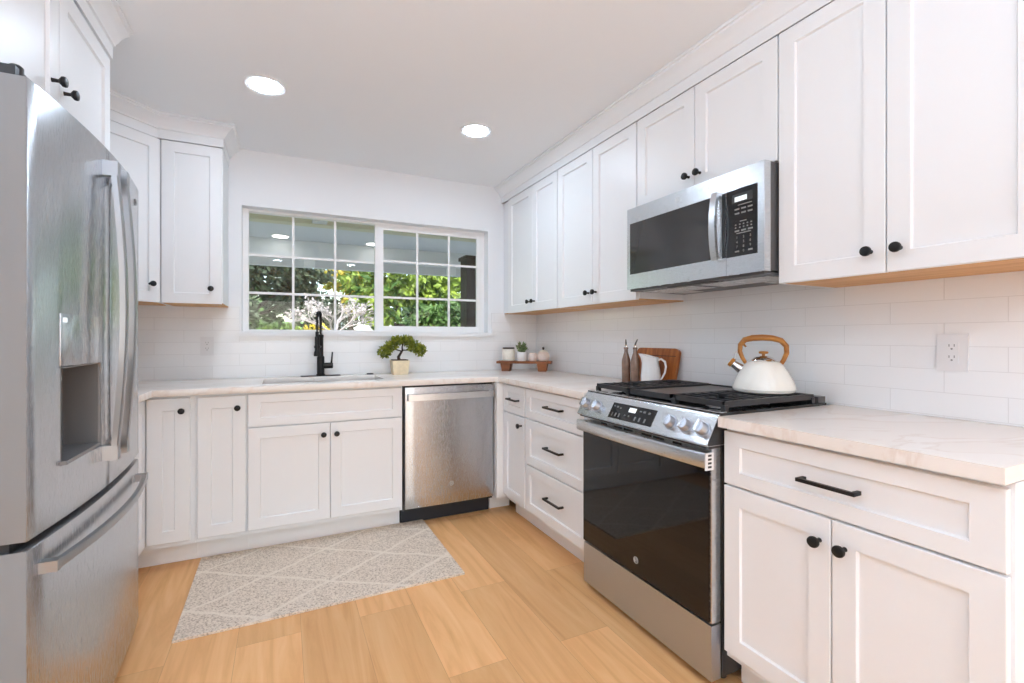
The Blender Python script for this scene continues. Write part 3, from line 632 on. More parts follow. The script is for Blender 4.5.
for w in (.045, .126, .567, .640, .712):
    kb = MB(T).lathe([(.027, 0), (.027, .003), (.022, .004), (.0215, .024), (.019, .028), (0, .028)], onp(w, .040, .0002), sn, 24).build('knob', M['steel_satin'], r)
    c = onp(w, .040, .0285); ax = Vector((1, 0, 0))
    mb = MB(T); g = .006
    mb.hexa([c + ax * a + sd * b + sn * h for h in (-.002, .010) for a, b in ((-g, -.019), (g, -.019), (g, .019), (-g, .019))], .002); mb.build('knob_grip', M['steel'], kb)
    mb = MB(T); mb.hexa([onp(w, 0, 0) + ax * a + sd * b + sn * h for h in (.0002, .0006) for a, b in ((-.006, .072), (.006, .072), (.006, .075), (-.006, .075))]); mb.build('knob_mark', M['darkgrey'], cp)
# cooktop
ct = MB(T).box(-.004, .752, -.605, -.028, .9145, .924, .002).build('cooktop', M['blackgloss'], r)
MB(T).box(-.003, .751, -.056, -.026, .9235, .9265).build('front_ledge', M['steel'], ct)
MB(T).box(.0, .748, -.604, -.560, .924, .948, .003).build('rear_trim', M['darkgrey'], ct)
for w, d_, q in ((.135, -.18, .040), (.135, -.43, .034), (.374, -.31, .046), (.612, -.18, .044), (.612, -.43, .034)):
    b = MB(T).lathe([(q, 0), (q, .004), (q * .75, .007), (q * .72, .009)], (w, d_, .924), seg=20).build('burner', M['steel_hi'], r)
    MB(T).lathe([(q * .7, 0), (q * .7, .006), (q * .6, .009), (0, .009)], (w, d_, .9325), seg=20).build('burner_cap', M['castiron'], b)
def grate(w0, w1, d0=-.545, d1=-.060):
    mb = MB(T); b = .006; zt, zb = .958, .946
    for w in (w0 + b, w1 - b): mb.box(w - b, w + b, d0, d1, .938, zt, .002)
    for d_ in (d0 + b, (d0 + d1) / 2, d1 - b): mb.box(w0 + .001, w1 - .001, d_ - b, d_ + b, .938 if d_ != (d0 + d1) / 2 else zb, zt, .002)
    mid = (w0 + w1) / 2
    for k in range(1, 10):
        if k == 5: continue
        d_ = d0 + (d1 - d0) * k / 10; cut = .034 if k in (2, 3, 7, 8) else .012
        mb.box(w0 + b, mid - cut, d_ - .0045, d_ + .0045, zb, zt + .001, .001); mb.box(mid + cut, w1 - b, d_ - .0045, d_ + .0045, zb, zt + .001, .001)
    for cen in (d0 * .75 + d1 * .25, d0 * .25 + d1 * .75):
        for sg in (-1, 1): mb.box(mid - .0045, mid + .0045, cen + sg * .034, cen + sg * .11, zb, zt, .001) if sg > 0 else mb.box(mid - .0045, mid + .0045, cen - .11, cen - .034, zb, zt, .001)
    for w in (w0 + b, w1 - b):
        for d_ in (d0 + b, d1 - b): mb.box(w - .009, w + .009, d_ - .009, d_ + .009, .9242, zb, .002)
    return mb.build('grate', M['castiron'], r)
grate(.022, .250); grate(.506, .740)
g = MB(T).box(.256, .500, -.545, -.060, .934, .942, .003)
for w in (.258, .486):
    g.box(w, w + .006, -.545, -.060, .942, .957, .002)
    for d_ in (-.53, -.08): g.box(w - .001, w + .007, d_ - .01, d_ + .01, .9242, .934)
g.box(.258, .492, -.545, -.535, .942, .956, .002); g.box(.258, .492, -.070, -.060, .942, .956, .002)
gf = g.build('griddle_frame', M['castiron'], r)
MB(T).box(.266, .484, -.533, -.072, .9422, .950, .002).build('griddle_plate', M['griddle'], gf)

# ---------------------------------------------------------------- microwave
T = FR(-.400, -1.648)
r = thing('microwave', (-.2, -2.02, 1.413), 'stainless steel over-the-range microwave above the stove', 'microwave')
MB(T).box(.003, .736, -.385, -.034, 1.418, 1.812).build('body', M['darkgrey'], r)
HB, HT = 1.414, 1.810
MB(T).box(.580, .739, -.033, 0, HB, HT, .005, 2).build('control_column', M['steel'], r)
md = MB(T).box(0, .5785, -.033, 0, HB, HT, .004, 2).build('door', M['steel'], r)
MB(T).box(.022, .505, -.001, .0012, 1.486, 1.735, .0005).build('window_glass', M['mwglass'], md)
mb = MB(T); bar = [(-.006, -.016), (.006, -.014), (.006, .014), (-.006, .016)]
pts = []
for i in range(13):
    t = i / 12; pts.append((.545, .020 + .016 * math.sin(math.pi * t) ** .7, 1.478 + .262 * t))
mb.tube(pts, 0, sect=bar, up=(0, 1, 0))
for h in (1.478, 1.728): mb.box(.533, .557, 0, .022, h, h + .014, .002)
mb.build('handle', M['steel_hi'], md)
MB(T).box(.560, .578, -.001, .001, 1.484, 1.734).build('door_edge_glass', M['mwglass'], md)
badge(T, .330, 1.774, .0004, .012, md)
kp = MB(T).box(.5802, .712, -.001, .0012, 1.482, 1.736, .0005).build('control_panel', M['blackgloss'], r)
MB(T).box(.606, .694, .0012, .0016, 1.684, 1.717).build('display', M['blackplastic'], kp)
MB(T).box(.618, .670, .0016, .0019, 1.688, 1.706).build('lit_digits', M['lit'], kp)
def km(*q): MB(T).box(*q).build('key_mark', M['mark'], kp)
for w0, w1, h in ((.632, .690, 1.672), (.640, .668, 1.610), (.626, .686, 1.566)): km(w0, w1, .0012, .0015, h, h + .0035)
for h in (1.656, 1.640): 
    for w in (.628, .656, .683): km(w - .010, w + .010, .0012, .0015, h, h + .006)
for h in (1.598, 1.587):
    for w in (.622, .640, .656, .672, .688): km(w - .003, w + .003, .0012, .0015, h, h + .005)
for w, a in ((.628, .010), (.656, .010), (.684, .010)): km(w - a, w + a, .0012, .0015, 1.574, 1.580)
kt = MB(T)
for i, ch in enumerate('123456789'):
    kt.text(ch, .013, (.628 + .028 * (i % 3), .0016, 1.552 - .0175 * (i // 3)), (1, 0, 0), (0, 0, 1))
kt.text('0', .013, (.656, .0016, 1.4995), (1, 0, 0), (0, 0, 1))
for w in (.628, .684): kt.box(w - .009, w + .009, .0012, .0015, 1.497, 1.503)
kt.build('keypad_digits', M['mark'], kp)
bt = MB(T).box(.010, .730, -.372, -.012, 1.404, 1.4135).build('bottom_panel', M['mwbottom'], r)
for w in (.06, .56): MB(T).box(w, w + .12, -.33, -.25, 1.402, 1.4045).build('lamp_cover', M['mwlamp'], bt)
mb = MB(T)
for w in (.03, .39): mb.box(w, w + .32, -.22, -.06, 1.401, 1.4045)
mb.build('grease_filters', M['steel'], bt)
MB(T).box(.25, .50, -.050, -.020, 1.401, 1.4045).build('vent_intake', M['blackplastic'], bt)

# ---------------------------------------------------------------- refrigerator
r = thing('refrigerator', (-2.80, -1.62, 0), 'tall stainless steel french-door refrigerator with a water dispenser', 'refrigerator')
FY0, FY1, FYC, FX = -2.072, -1.168, -1.620, -2.466
def bow(y): return FX + .027 * (1 - ((y - FYC) / .452) ** 2)
MB().box(-3.15, -2.535, FY0 + .004, FY1 - .004, .03, 1.755, .004).build('body', M['fridge_side'], r)
for x in (-3.1, -2.60):
    for y in (FY0 + .06, FY1 - .06): MB().lathe([(.02, 0), (.02, .032)], (x, y, .0005), seg=12).build('foot', M['blackplastic'], r)
MB().box(-2.536, -2.500, FY0 + .012, FY1 - .012, .690, .712).build('gasket', M['blackplastic'], r)
MB().box(-2.536, -2.530, FY0 + .012, FY1 - .012, .05, 1.750).build('door_gasket', M['blackplastic'], r)
def fdoor(name, y0, y1, z0, z1, hole=None):
    n = 12; ys = sorted(set([y0 + (y1 - y0) * i / n for i in range(n + 1)] + ([hole[0], hole[1]] if hole else [])))
    zs = [z0, z1] if not hole else [z0, hole[2], hole[3], z1]
    ins = (lambda u, v: not (hole[0] < u < hole[1] and hole[2] < v < hole[3])) if hole else (lambda u, v: True)
    return MB().cells(ys, zs, ins, lambda u, v: (-2.528, u, v), lambda u, v: (bow(u), u, v), .004).build(name, M['steel_v'], r)
H = (-1.935, -1.690, .850, 1.100)
def paint_sides(o):
    o.data.materials.append(M['fridge_side'])
    for f in o.data.polygons:
        if abs(f.normal.y) > .6: f.material_index = 1
ld = fdoor('door', FY0, -1.6215, .712, 1.765, H)
rd = fdoor('door', -1.6185, FY1, .712, 1.765)
fz = fdoor('freezer_drawer', FY0, FY1, .055, .692)
mb = MB(); xf_ = bow(-1.8) - .003
for q in ((-2.534, -2.527, H[0], H[1], H[2], H[3]), (-2.527, xf_ - .006, H[0] + .0003, H[0] + .003, H[2], H[3]), (-2.527, xf_, H[1] - .003, H[1] - .0003, H[2], H[3]), (-2.527, xf_, H[0] + .003, H[1] - .003, H[3] - .003, H[3] - .0003)): mb.box(*q)
mb.build('dispenser_recess', M['midgrey'], ld)
for o_ in (ld, rd, fz): paint_sides(o_)
dpn = MB().cells([-1.940, -1.86, -1.78, -1.686], [1.102, 1.236], lambda u, v: True, lambda u, v: (bow(u) - .002, u, v), lambda u, v: (bow(u) + .0015, u, v), .0005).build('dispenser_panel', M['steel_v'], ld)
MB().box(bow(-1.92) + .0012, bow(-1.92) + .0026, -1.930, -1.908, 1.214, 1.226).build('dispenser_light', M['lit'], ld)
MB().box(-2.526, bow(-1.8) + .002, H[0] + .001, H[1] - .001, H[2] + .0005, H[2] + .010, .002).build('drip_tray', M['midgrey'], ld)
MB().lathe([(.010, 0), (.008, .03), (.006, .038)], (-2.490, -1.860, 1.096), (.25, 0, -1), 14).build('water_spout', M['chrome'], ld)
MB().box(-2.522, -2.516, -1.90, -1.73, .90, 1.06, .004).build('dispenser_paddle', M['darkgrey'], ld)
def vhandle(y, parent):
    sec = [(-.008, -.013), (.006, -.013), (.009, -.009), (.009, .009), (.006, .013), (-.008, .013)]; pts = []; b = bow(y)
    for i in range(25):
        t = i / 24; pts.append((b + .026 + .024 * math.sin(math.pi * t), y, .815 + .885 * t))
    mb = MB().tube(pts, 0, sect=sec, up=(1, 0, 0))
    for z in (.800, 1.670): mb.box(b - .002, b + .037, y - .0145, y + .0145, z, z + .045, .003)
    return mb.build('handle', M['steel_handle'], parent)
vhandle(-1.668, ld); vhandle(-1.572, rd)
sec = [(-.007, -.011), (.006, -.011), (.008, -.008), (.008, .008), (.006, .011), (-.007, .011)]; pts = []
for i in range(25):
    t = i / 24; y = -2.025 + .80 * t; pts.append((bow(y) + .026 + .018 * math.sin(math.pi * t), y, .633))
mb = MB().tube(pts, 0, sect=sec, up=(1, 0, 0))
for y in (-2.028, -1.248): mb.box(bow(y) - .002, bow(y) + .034, y - .003, y + .024, .620, .646, .003)
mb.build('handle', M['steel_handle'], fz)
for y, z in ((-1.262, 1.693),):
    TF = frame((bow(y) + .0006, 0, 0), (0, 1), (1, 0)); badge(TF, y, z, 0, .012, rd, 'darkgrey')
mb = MB(); mb.box(-2.62, -2.490, FY0 + .012, FY0 + .075, 1.757, 1.790, .006); mb.box(-2.68, -2.61, FY0 + .010, FY0 + .12, 1.757, 1.812, .01); mb.lathe([(.014, 0), (.014, .04), (.010, .044)], (-2.500, FY0 + .04, 1.757), seg=14)
mb.build('hinge_cover', M['blackplastic'], r)
mb = MB(); mb.box(-2.62, -2.490, FY1 - .075, FY1 - .012, 1.757, 1.790, .006); mb.box(-2.68, -2.61, FY1 - .12, FY1 - .010, 1.757, 1.812, .01)
mb.build('hinge_cover', M['blackplastic'], r)

# ---------------------------------------------------------------- sink and faucet
r = thing('sink', (-1.71, -.31, .67), 'undermount stainless steel sink basin below the window', 'sink')
x0, x1, y0, y1 = -2.05, -1.37, -.495, -.12
mb = MB(); e = .004
for b in ((x0 - .004, x1 + .004, y0 - .004, y0, .68, .8795), (x0 - .004, x1 + .004, y1, y1 + .004, .68, .8795), (x0 - .004, x0, y0, y1, .68, .8795), (x1, x1 + .004, y0, y1, .68, .8795), (x0 - .004, x1 + .004, y0 - .004, y1 + .004, .676, .68)): mb.box(*b)
mb.build('basin', M['steel'], r)
MB().lathe([(.045, 0), (.042, .003), (.03, .001), (0, .001)], (-1.71, -.31, .6802), seg=20).build('drain', M['chrome'], r)
r = thing('faucet', (-1.715, -.062, .914), 'matte black spring-neck kitchen faucet with side lever', 'faucet')
fx, fy = -1.715, -.062
MB().box(fx - .125, fx + .125, fy - .026, fy + .026, .9145, .920, .002).build('deck_plate', M['black'], r)
MB().lathe([(.028, 0), (.028, .006), (.024, .010), (.024, .125), (.019, .130), (.017, .135), (.017, .255), (.019, .258), (.019, .275), (.012, .278)], (fx, fy, .920), seg=24).build('body', M['black'], r)
pts = []
for i in range(29):
    t = i / 28; a = math.pi * t; pts.append((fx - .018 * (1 - math.cos(a)) * .5 * 1.3, fy - .050 * (1 - math.cos(a)), 1.195 + .10 * min(1, math.sin(a) + (t < .5) * .0) + .0))
spring = MB(); hp = []
path = [(fx, fy, 1.19 + .012 * k) for k in range(10)]
for k in range(1, 14):
    a = math.pi * k / 13; path.append((fx - .014 * (1 - math.cos(a)), fy - .045 * (1 - math.cos(a)), 1.298 + .045 * math.sin(a)))
for k in range(1, 8): path.append((fx - .028, fy - .09, 1.298 - .012 * k))
MB().tube(path, .0055, 10).build('hose', M['black'], r)
L = [0]
for a, b in zip(path, path[1:]): L.append(L[-1] + (Vector(b) - Vector(a)).length)
turns = 26; N = turns * 10
for k in range(N + 1):
    s_ = L[-1] * .96 * k / N; j = max(i for i in range(len(L)) if L[i] <= s_ + 1e-9); j = min(j, len(path) - 2)
    f = (s_ - L[j]) / (L[j + 1] - L[j]); c = Vector(path[j]).lerp(Vector(path[j + 1]), f); t = (Vector(path[j + 1]) - Vector(path[j])).normalized()
    u = Vector((1, 0, 0)); u = (u - t * u.dot(t)).normalized(); w = t.cross(u); a = 2 * math.pi * turns * k / N
    hp.append(c + (u * math.cos(a) + w * math.sin(a)) * .0105)
spring.tube(hp, .0024, 6).build('spring', M['black'], r)
MB().lathe([(.011, 0), (.011, -.03), (.015, -.035), (.015, -.125), (.019, -.135), (.021, -.160), (.018, -.162), (0, -.162)], (fx - .028, fy - .09, 1.215), seg=20).build('spray_head', M['black'], r)
mb = MB(); mb.tube([(fx, fy - .015, 1.115), (fx - .014, fy - .055, 1.115), (fx - .028, fy - .075, 1.115)], .006, 8); mb.lathe([(.019, -.008), (.019, .008), (.0155, .008), (.0155, -.008), (.019, -.008)], (fx - .028, fy - .09, 1.115), seg=20); mb.build('docking_arm', M['black'], r)
lv = MB().lathe([(.020, 0), (.020, .055), (.017, .060), (0, .060)], (fx + .018, fy, .985), (1, 0, 0), 20).build('valve', M['black'], r)
MB().tube([(fx + .068, fy, .995), (fx + .071, fy - .005, 1.03), (fx + .074, fy - .010, 1.078)], [.007, .0055, .005], 10).build('lever', M['black'], lv)
o = MB().lathe([(.024, 0), (.024, .005), (.020, .008), (0, .008)], (-1.385, -.045, .9145), seg=24).build('sink_button', M['black'])
tag(o, 'small round black air-switch button behind the sink', 'button')

# ---------------------------------------------------------------- rug
o = MB().box(-.598, .598, -.380, .380, 0, .010, .003, 2).build('rug', M['rug'])
o.location = (-1.735, -.932, .0008); o.rotation_euler = (0, 0, math.radians(.4))
tag(o, 'pale beige speckled rug with white diamond lines, before the sink', 'rug')

# ---------------------------------------------------------------- counter objects
# kettle
ang = math.radians(-54)
r = thing('kettle', (-.215, -2.250, .9595), 'cream enamel kettle with a wooden arched handle on the stove', 'kettle', None, ang)
MB().lathe([(.100, 0), (.110, .004), (.114, .014), (.110, .030), (.100, .055), (.087, .080), (.072, .104), (.059, .118), (.046, .123), (0, .122)], seg=40).build('body', M['kettle'], r, local=True)
ld_ = MB().lathe([(.046, .122), (.044, .127), (.032, .138), (.014, .143), (0, .143)], seg=32).build('lid', M['chrome'], r, local=True)
MB().lathe([(.006, .142), (.006, .150), (.016, .152), (.018, .157), (.015, .161), (0, .162)], seg=20).build('lid_knob', M['kettlewood'], ld_, local=True)
pts = []; rad = []
hpts = [(-.066, .112), (-.080, .135), (-.090, .160), (-.088, .186), (-.070, .207), (-.040, .214), (0, .216), (.040, .213), (.072, .204), (.092, .182), (.093, .155), (.082, .128), (.070, .108)]
for (a, b), q in zip(hpts, (.007, .008, .009, .010, .0115, .0125, .0125, .012, .011, .010, .009, .0085, .008)): pts.append((a * .9 - .004, 0, b)); rad.append(q)
hh = MB().tube(pts, rad, 12).build('handle', M['kettlewood'], r, local=True)
MB().lathe([(.020, 0), (.017, .020), (.0155, .036), (.012, .036)], (-.080, 0, .088), (-.80, 0, .60), 20).build('spout', M['chrome'], r, local=True)
sp_ = MB().lathe([(.0185, 0), (.0185, .012), (.015, .015), (0, .015)], (-.1095, 0, .110), (-.80, 0, .60), 20).build('spout_cap', M['kettlewood'], r, local=True)
MB().tube([(-.108, 0, .128), (-.100, 0, .150), (-.090, 0, .165)], .003, 8).build('spout_lever', M['chrome'], sp_, local=True)
MB().tube([(-.086, 0, .196), (-.072, 0, .190), (-.062, 0, .178)], [.004, .005, .003], 8).build('thumb_trigger', M['kettlewood'], hh, local=True)
# bottles
def bottle(x, y, label, lean):
    r = thing('oil_bottle', (x, y, .9142), label, 'bottle', 'brown glass oil bottles')
    MB().lathe([(.018, 0), (.0225, .003), (.024, .012), (.0245, .120), (.0235, .134), (.0165, .160), (.011, .178), (.0105, .196), (.0125, .198), (.0125, .206), (.009, .207)], seg=24).build('body', M['brownglass'], r, local=True)
    MB().lathe([(.009, .207), (.009, .216), (.005, .219), (.004, .222)], seg=14).build('stopper', M['chrome'], r, local=True)
    MB().tube([(0, 0, .220), (0, lean * .3, .232), (0, lean, .252)], [.0048, .005, .0035], 8).build('pour_spout', M['darkgrey'], r, local=True)
bottle(-.178, -1.372, 'brown glass oil bottle with upright pourer, farther from the white pitcher', .002)
bottle(-.168, -1.437, 'brown glass oil bottle with tilted pourer, touching the white pitcher', -.02)
# pitcher
r = thing('pitcher', (-.135, -1.525, .9142), 'white ribbed ceramic pitcher before the wooden board', 'pitcher', None, math.radians(-60))
rib = lambda t: .018 * math.cos(18 * t)
mb = MB(); mb.lathe([(.042, 0), (.048, .004), (.051, .02), (.052, .055), (.048, .09), (.042, .118), (.042, .140), (.045, .158), (.041, .158), (.038, .138), (.038, .118), (.044, .09), (.047, .05), (.045, .012), (0, .010)], seg=72, rib=rib)
for v in mb.bm.verts:
    if v.co.z > .10:
        k = (v.co.z - .10) / .058; a = max(0, -v.co.x / .045)
        v.co.x -= .022 * k * a ** 3; v.co.z += .016 * k * a - .006 * k * max(0, v.co.x / .045)
mb.build('body', M['ceramic'], r, local=True)
MB().tube([(.038, 0, .138), (.056, 0, .146), (.076, 0, .132), (.082, 0, .105), (.076, 0, .072), (.060, 0, .042), (.046, 0, .028)], [.006, .0065, .0065, .006, .0055, .005, .005], 10).build('handle', M['ceramic'], r, local=True)
# cutting board leaning on the tiles
r = thing('cutting_board', (-.055, -1.462, .9142), 'rounded brown wooden cutting board leaning on the tiles behind the pitcher', 'cutting board')
r.rotation_euler = (0, math.radians(13), 0)
def rrect(w0, w1, h0, h1, q, n=6):
    P = []
    for cx_, cy_, a0 in ((w1 - q, h1 - q, 0), (w0 + q, h1 - q, 90), (w0 + q, h0 + q, 180), (w1 - q, h0 + q, 270)):
        for k in range(n + 1): a = math.radians(a0 + 90 * k / n); P.append((cx_ + q * math.cos(a), cy_ + q * math.sin(a)))
    return P
MB().prism(rrect(-.165, .165, .0, .203, .030), lambda a, b: (-.020, a, b), lambda a, b: (0, a, b), .003, 2).build('slab', M['boardwood'], r, local=True)
MB().box(-.0215, -.0200, -.150, .150, .158, .161).build('juice_groove', M['darkwood'], r, local=True)
# riser and its pieces
rp0, rp1 = Vector((-.405, -.098)), Vector((-.058, -.348)); rc = (rp0 + rp1) / 2; ra = math.atan2(rp1.y - rp0.y, rp1.x - rp0.x); RL = (rp1 - rp0).length
r = thing('riser', (rc.x, rc.y, .9142), 'small dark wooden riser on two feet in the worktop corner', 'riser', None, ra)
MB().box(-RL / 2, RL / 2, -.065, .065, .060, .078, .004, 2).build('board', M['riserwood'], r, local=True)
for s_ in (-1, 1):
    mb = MB(); w = s_ * RL * .335
    mb.hexa([(w - .030, -.055, 0), (w + .030, -.055, 0), (w + .030, .055, 0), (w - .030, .055, 0), (w - .040, -.06, .0598), (w + .040, -.06, .0598), (w + .040, .06, .0598), (w - .040, .06, .0598)], .003); mb.build('foot', M['riserwood'], r, local=True)
def onr(t, off=0):
    p = rp0.lerp(rp1, t); n = Vector((math.sin(ra), -math.cos(ra))) * off; return (p.x + n.x, p.y + n.y, .9924)
r = thing('canister', onr(.20), 'white stoneware canister with a flat dark lid on the riser', 'canister')
MB().lathe([(.040, 0), (.048, .004), (.050, .012), (.050, .078), (.046, .088), (.042, .094), (.042, .096)], seg=28).build('body', M['stoneware'], r, local=True)
MB().lathe([(.047, .0962), (.047, .104), (.044, .106), (0, .106)], seg=28).build('lid', M['darkwood'], r, local=True)
r = thing('potted_succulent', onr(.45, .004), 'small green succulent in a white tapered pot on the riser', 'plant')
MB().lathe([(.034, 0), (.037, .003), (.043, .066), (.043, .070), (.039, .070), (.038, .060), (0, .060)], seg=24).build('pot', M['ceramic'], r, local=True)
mb = MB()
for k in range(150):
    v = Vector((random.gauss(0, 1), random.gauss(0, 1), abs(random.gauss(0, 1)) + .2)).normalized(); q = .012 + .040 * random.random()
    c = Vector((0, 0, .072)) + Vector((v.x * q * 1.0, v.y * q * 1.0, v.z * q * 1.5))
    mb.leaf(c, v + Vector((0, 0, .4)), .030, .55)
mb.build('leaves', M['succ'], r, smooth=0, local=True, fix=False)
o = MB().lathe([(.024, 0), (.030, .003), (.036, .022), (.035, .044), (.029, .058), (.024, .064), (.020, .064), (.018, .050), (0, .046)], seg=24).build('small_jar', M['pinkware'])
o.location = onr(.655, .004); tag(o, 'little pinkish round open jar between succulent and sugar pot', 'jar')
r = thing('sugar_pot', onr(.845), 'round white lidded pot with a dark knob at the riser end', 'pot')
MB().lathe([(.028, 0), (.040, .004), (.049, .024), (.050, .042), (.044, .062), (.034, .072)], seg=28).build('body', M['pinkware'], r, local=True)
l_ = MB().lathe([(.036, .0722), (.035, .077), (.022, .085), (.007, .088)], seg=28).build('lid', M['stoneware'], r, local=True)
MB().lathe([(.005, .088), (.008, .096), (.010, .104), (.006, .110), (0, .111)], seg=14).build('lid_knob', M['darkwood'], l_, local=True)
# bonsai
bx, by = -1.198, -.150
r = thing('bonsai', (bx, by, .9142), 'little bonsai tree in a square cream pot below the window', 'plant')
MB().hexa([(-.050, -.045, 0), (.050, -.045, 0), (.050, .045, 0), (-.050, .045, 0), (-.060, -.052, .100), (.060, -.052, .100), (.060, .052, .100), (-.060, .052, .100)], .006, 2).build('pot', M['pot'], r, local=True)
MB().box(-.052, .052, -.045, .045, .1003, .106, .003).build('soil', M['soil'], r, local=True)
mb = MB(); mb.tube([(-.004, 0, .104), (-.008, 0, .125), (.006, 0, .148), (.020, 0, .170), (.018, 0, .195), (.024, 0, .230)], [.012, .011, .009, .007, .005, .003], 8)
mb.tube([(.014, 0, .165), (-.03, .0, .178), (-.09, 0, .182)], [.005, .004, .002], 6); mb.tube([(.018, 0, .172), (.07, 0, .172), (.13, 0, .170)], [.005, .004, .002], 6); mb.build('trunk', M['bark'], r, local=True)
mb = MB()
for c, q, n in (((-.105, 0, .163), (.052, .045, .046), 340), ((-.062, 0, .200), (.052, .045, .040), 300), ((-.01, 0, .243), (.055, .045, .034), 300), ((.05, 0, .240), (.060, .045, .040), 340), ((.105, 0, .198), (.058, .045, .044), 340), ((.148, 0, .170), (.050, .04, .044), 300)):
    for k in range(n):
        v = Vector((random.gauss(0, 1), random.gauss(0, 1), random.gauss(0, 1))).normalized() * random.random() ** .4
        mb.leaf((c[0] + v.x * q[0], c[1] + v.y * q[1], c[2] + v.z * q[2]), v + Vector((random.uniform(-.5, .5), random.uniform(-.5, .5), .3)), .022, .5)
mb.build('foliage', M['bonsai'], r, smooth=0, local=True, fix=False)
# outlets
def outlet(T, w, h, label, W_=.072, H_=.118):
    c = T @ Vector((w, 0, h)); r = thing('wall_outlet', c, label, 'outlet', None)
    MB(T).box(w - W_ / 2, w + W_ / 2, .0015, .008, h - H_ / 2, h + H_ / 2, .003, 2).build('cover_plate', M['outlet'], r)
    MB(T).box(w - .0175, w + .0175, .008, .0100, h - .034, h + .034, .001).build('receptacle', M['outlet'], r)
    mb = MB(T)
    for q in (-.019, .017):
        for s_ in (-.0065, .0065): mb.box(w + s_ - .0012, w + s_ + .0012, .0100, .0104, h + q + .002, h + q + .010)
        mb.lathe([(.003, 0), (.003, .0004)], (w, .0100, h + q - .005), (0, 1, 0), 10)
    mb.build('slots', M['slot'], r)
outlet(FB(0, -.0082), -2.377, 1.122, 'white double outlet on the tiles beside the window')
outlet(FR(-.0082, 0), 2.760, 1.127, 'white double outlet on the tiles above the near worktop', .078, .120)

# ---------------------------------------------------------------- ceiling lights
def can(x, y, label):
    r = thing('ceiling_light', (x, y, CZ), label, 'ceiling light', 'recessed ceiling lights')
    MB().lathe([(.094, 0), (.094, -.004), (.088, -.007), (.074, -.004), (.074, 0)], (x, y, CZ - .0005), seg=40).build('trim_ring', M['trim'], r)
    MB().lathe([(.072, -.0015), (.072, -.0035), (0, -.0035)], (x, y, CZ - .0005), seg=40).build('diffuser', M['can'], r)
can(-2.024, -.930, 'round recessed ceiling light nearer the refrigerator')
can(-.916, -.910, 'round recessed ceiling light nearer the range')
for x in (-2.024, -.916):
    for y in (-4.5, -6.8): can(x, y, 'round recessed ceiling light out of view behind the viewer')

# ---------------------------------------------------------------- outside
struct('ground', MB().box(-14, 16, .16, 40, -.12, -.02), M['grass'], 'flat ground outside the window')
struct('patio_floor', MB().box(-6, 5, .16, 7.6, -.019, .0), M['concrete'], 'concrete patio floor outside the window')
mb = MB(); mb.hexa([(-14, 9, -.02), (16, 9, -.02), (16, 26, -.02), (-14, 26, -.02), (-14, 9.0, .9), (16, 9.0, .9), (16, 26, 2.1), (-14, 26, 2.1)])
struct('lawn', mb, M['grass'], 'sunlit grass bank beyond the patio')
r = thing('patio_roof', (-.8, 2, 2.5), 'pale patio roof with white beams over the terrace outside', None); r['kind'] = 'structure'
MB().box(-6, 5, .151, 3.9, 2.50, 2.58).build('patio_ceiling', M['patio_paint'], r)
MB().box(-6, 5, .92, 1.04, 2.165, 2.4995).build('header_beam', M['patio_cream'], r)
b_ = MB().box(-6, 5, 3.50, 3.62, 2.292, 2.4995).build('eave_beam', M['patio_beam'], r)
MB().box(-6, 5, 3.44, 3.66, 2.270, 2.2915).build('beam_ledge', M['patio_beam'], b_)
MB().box(-6, 5, 3.54, 3.64, 2.150, 2.2695).build('fascia_board', M['patio_paint'], r)
for x in (-1.62, .42): MB().box(x - .07, x + .07, 3.46, 3.535, 2.15, 2.4).build('bracket', M['patio_beam'], r)
MB().box(-1.72, -1.60, .80, .915, 2.17, 2.30).build('junction_box', M['patio_paint'], r)
for x, lab in ((-1.98, 'round patio ceiling light seen through the fixed pane'), (-.80, 'round patio ceiling light seen beside the window mullion')):
    r = thing('patio_light', (x, 3.28, 2.5), lab, 'ceiling light', 'patio ceiling lights')
    MB().lathe([(.12, 0), (.12, -.006), (.098, -.008), (.095, -.001)], (x, 3.28, 2.4995), seg=32).build('trim_ring', M['patio_beam'], r)
    MB().lathe([(.094, -.002), (.094, -.010), (0, -.010)], (x, 3.28, 2.4995), seg=32).build('diffuser', M['patiocan'], r)
r = thing('patio_post', (.03, 1.55, 0), 'thick dark brown wooden post standing outside the sliding pane', 'post')
MB().box(-.09, .16, 1.45, 1.65, .001, 2.06, .01).build('shaft', M['darkpost'], r)
MB().box(-.11, .18, 1.43, 1.67, 2.06, 2.10, .01).build('cap', M['darkpost'], r)
def tree(name, base, label, crowns, leaf, mat, n, trunk_r=.14, cat='tree', group=None, branches=None, bark='bark', wid=.55):
    r = thing(name, base, label, cat, group); B = Vector(base)
    mb = MB(); top = Vector(crowns[0][0])
    mb.tube([B, B.lerp(top, .35) + Vector((.08, 0, 0)), B.lerp(top, .7) - Vector((.05, 0, 0)), top], [trunk_r, trunk_r * .8, trunk_r * .55, trunk_r * .2], 8)
    for c, q in crowns[1:]:
        st = B.lerp(top, .55); mb.tube([st, st.lerp(Vector(c), .5) + Vector((0, 0, -.1)), Vector(c)], [trunk_r * .45, trunk_r * .3, trunk_r * .08], 6)
    mb.build('trunk', M[bark], r)
    mb = MB(); tot = sum(q[0] * q[2] for c, q in crowns)
    for c, q in crowns:
        for k in range(int(n * q[0] * q[2] / tot)):
            v = Vector((random.gauss(0, 1), random.gauss(0, 1), random.gauss(0, 1))).normalized() * random.random() ** .5
            mb.leaf((c[0] + v.x * q[0], c[1] + v.y * q[1], c[2] + v.z * q[2]), v + Vector((random.uniform(-1, 1), random.uniform(-1, 1), random.uniform(-1, .6))), leaf * random.uniform(.7, 1.3), wid)
    mb.build('foliage', M[mat], r, smooth=0, fix=False)
    return r
GT = 'trees beyond the patio'
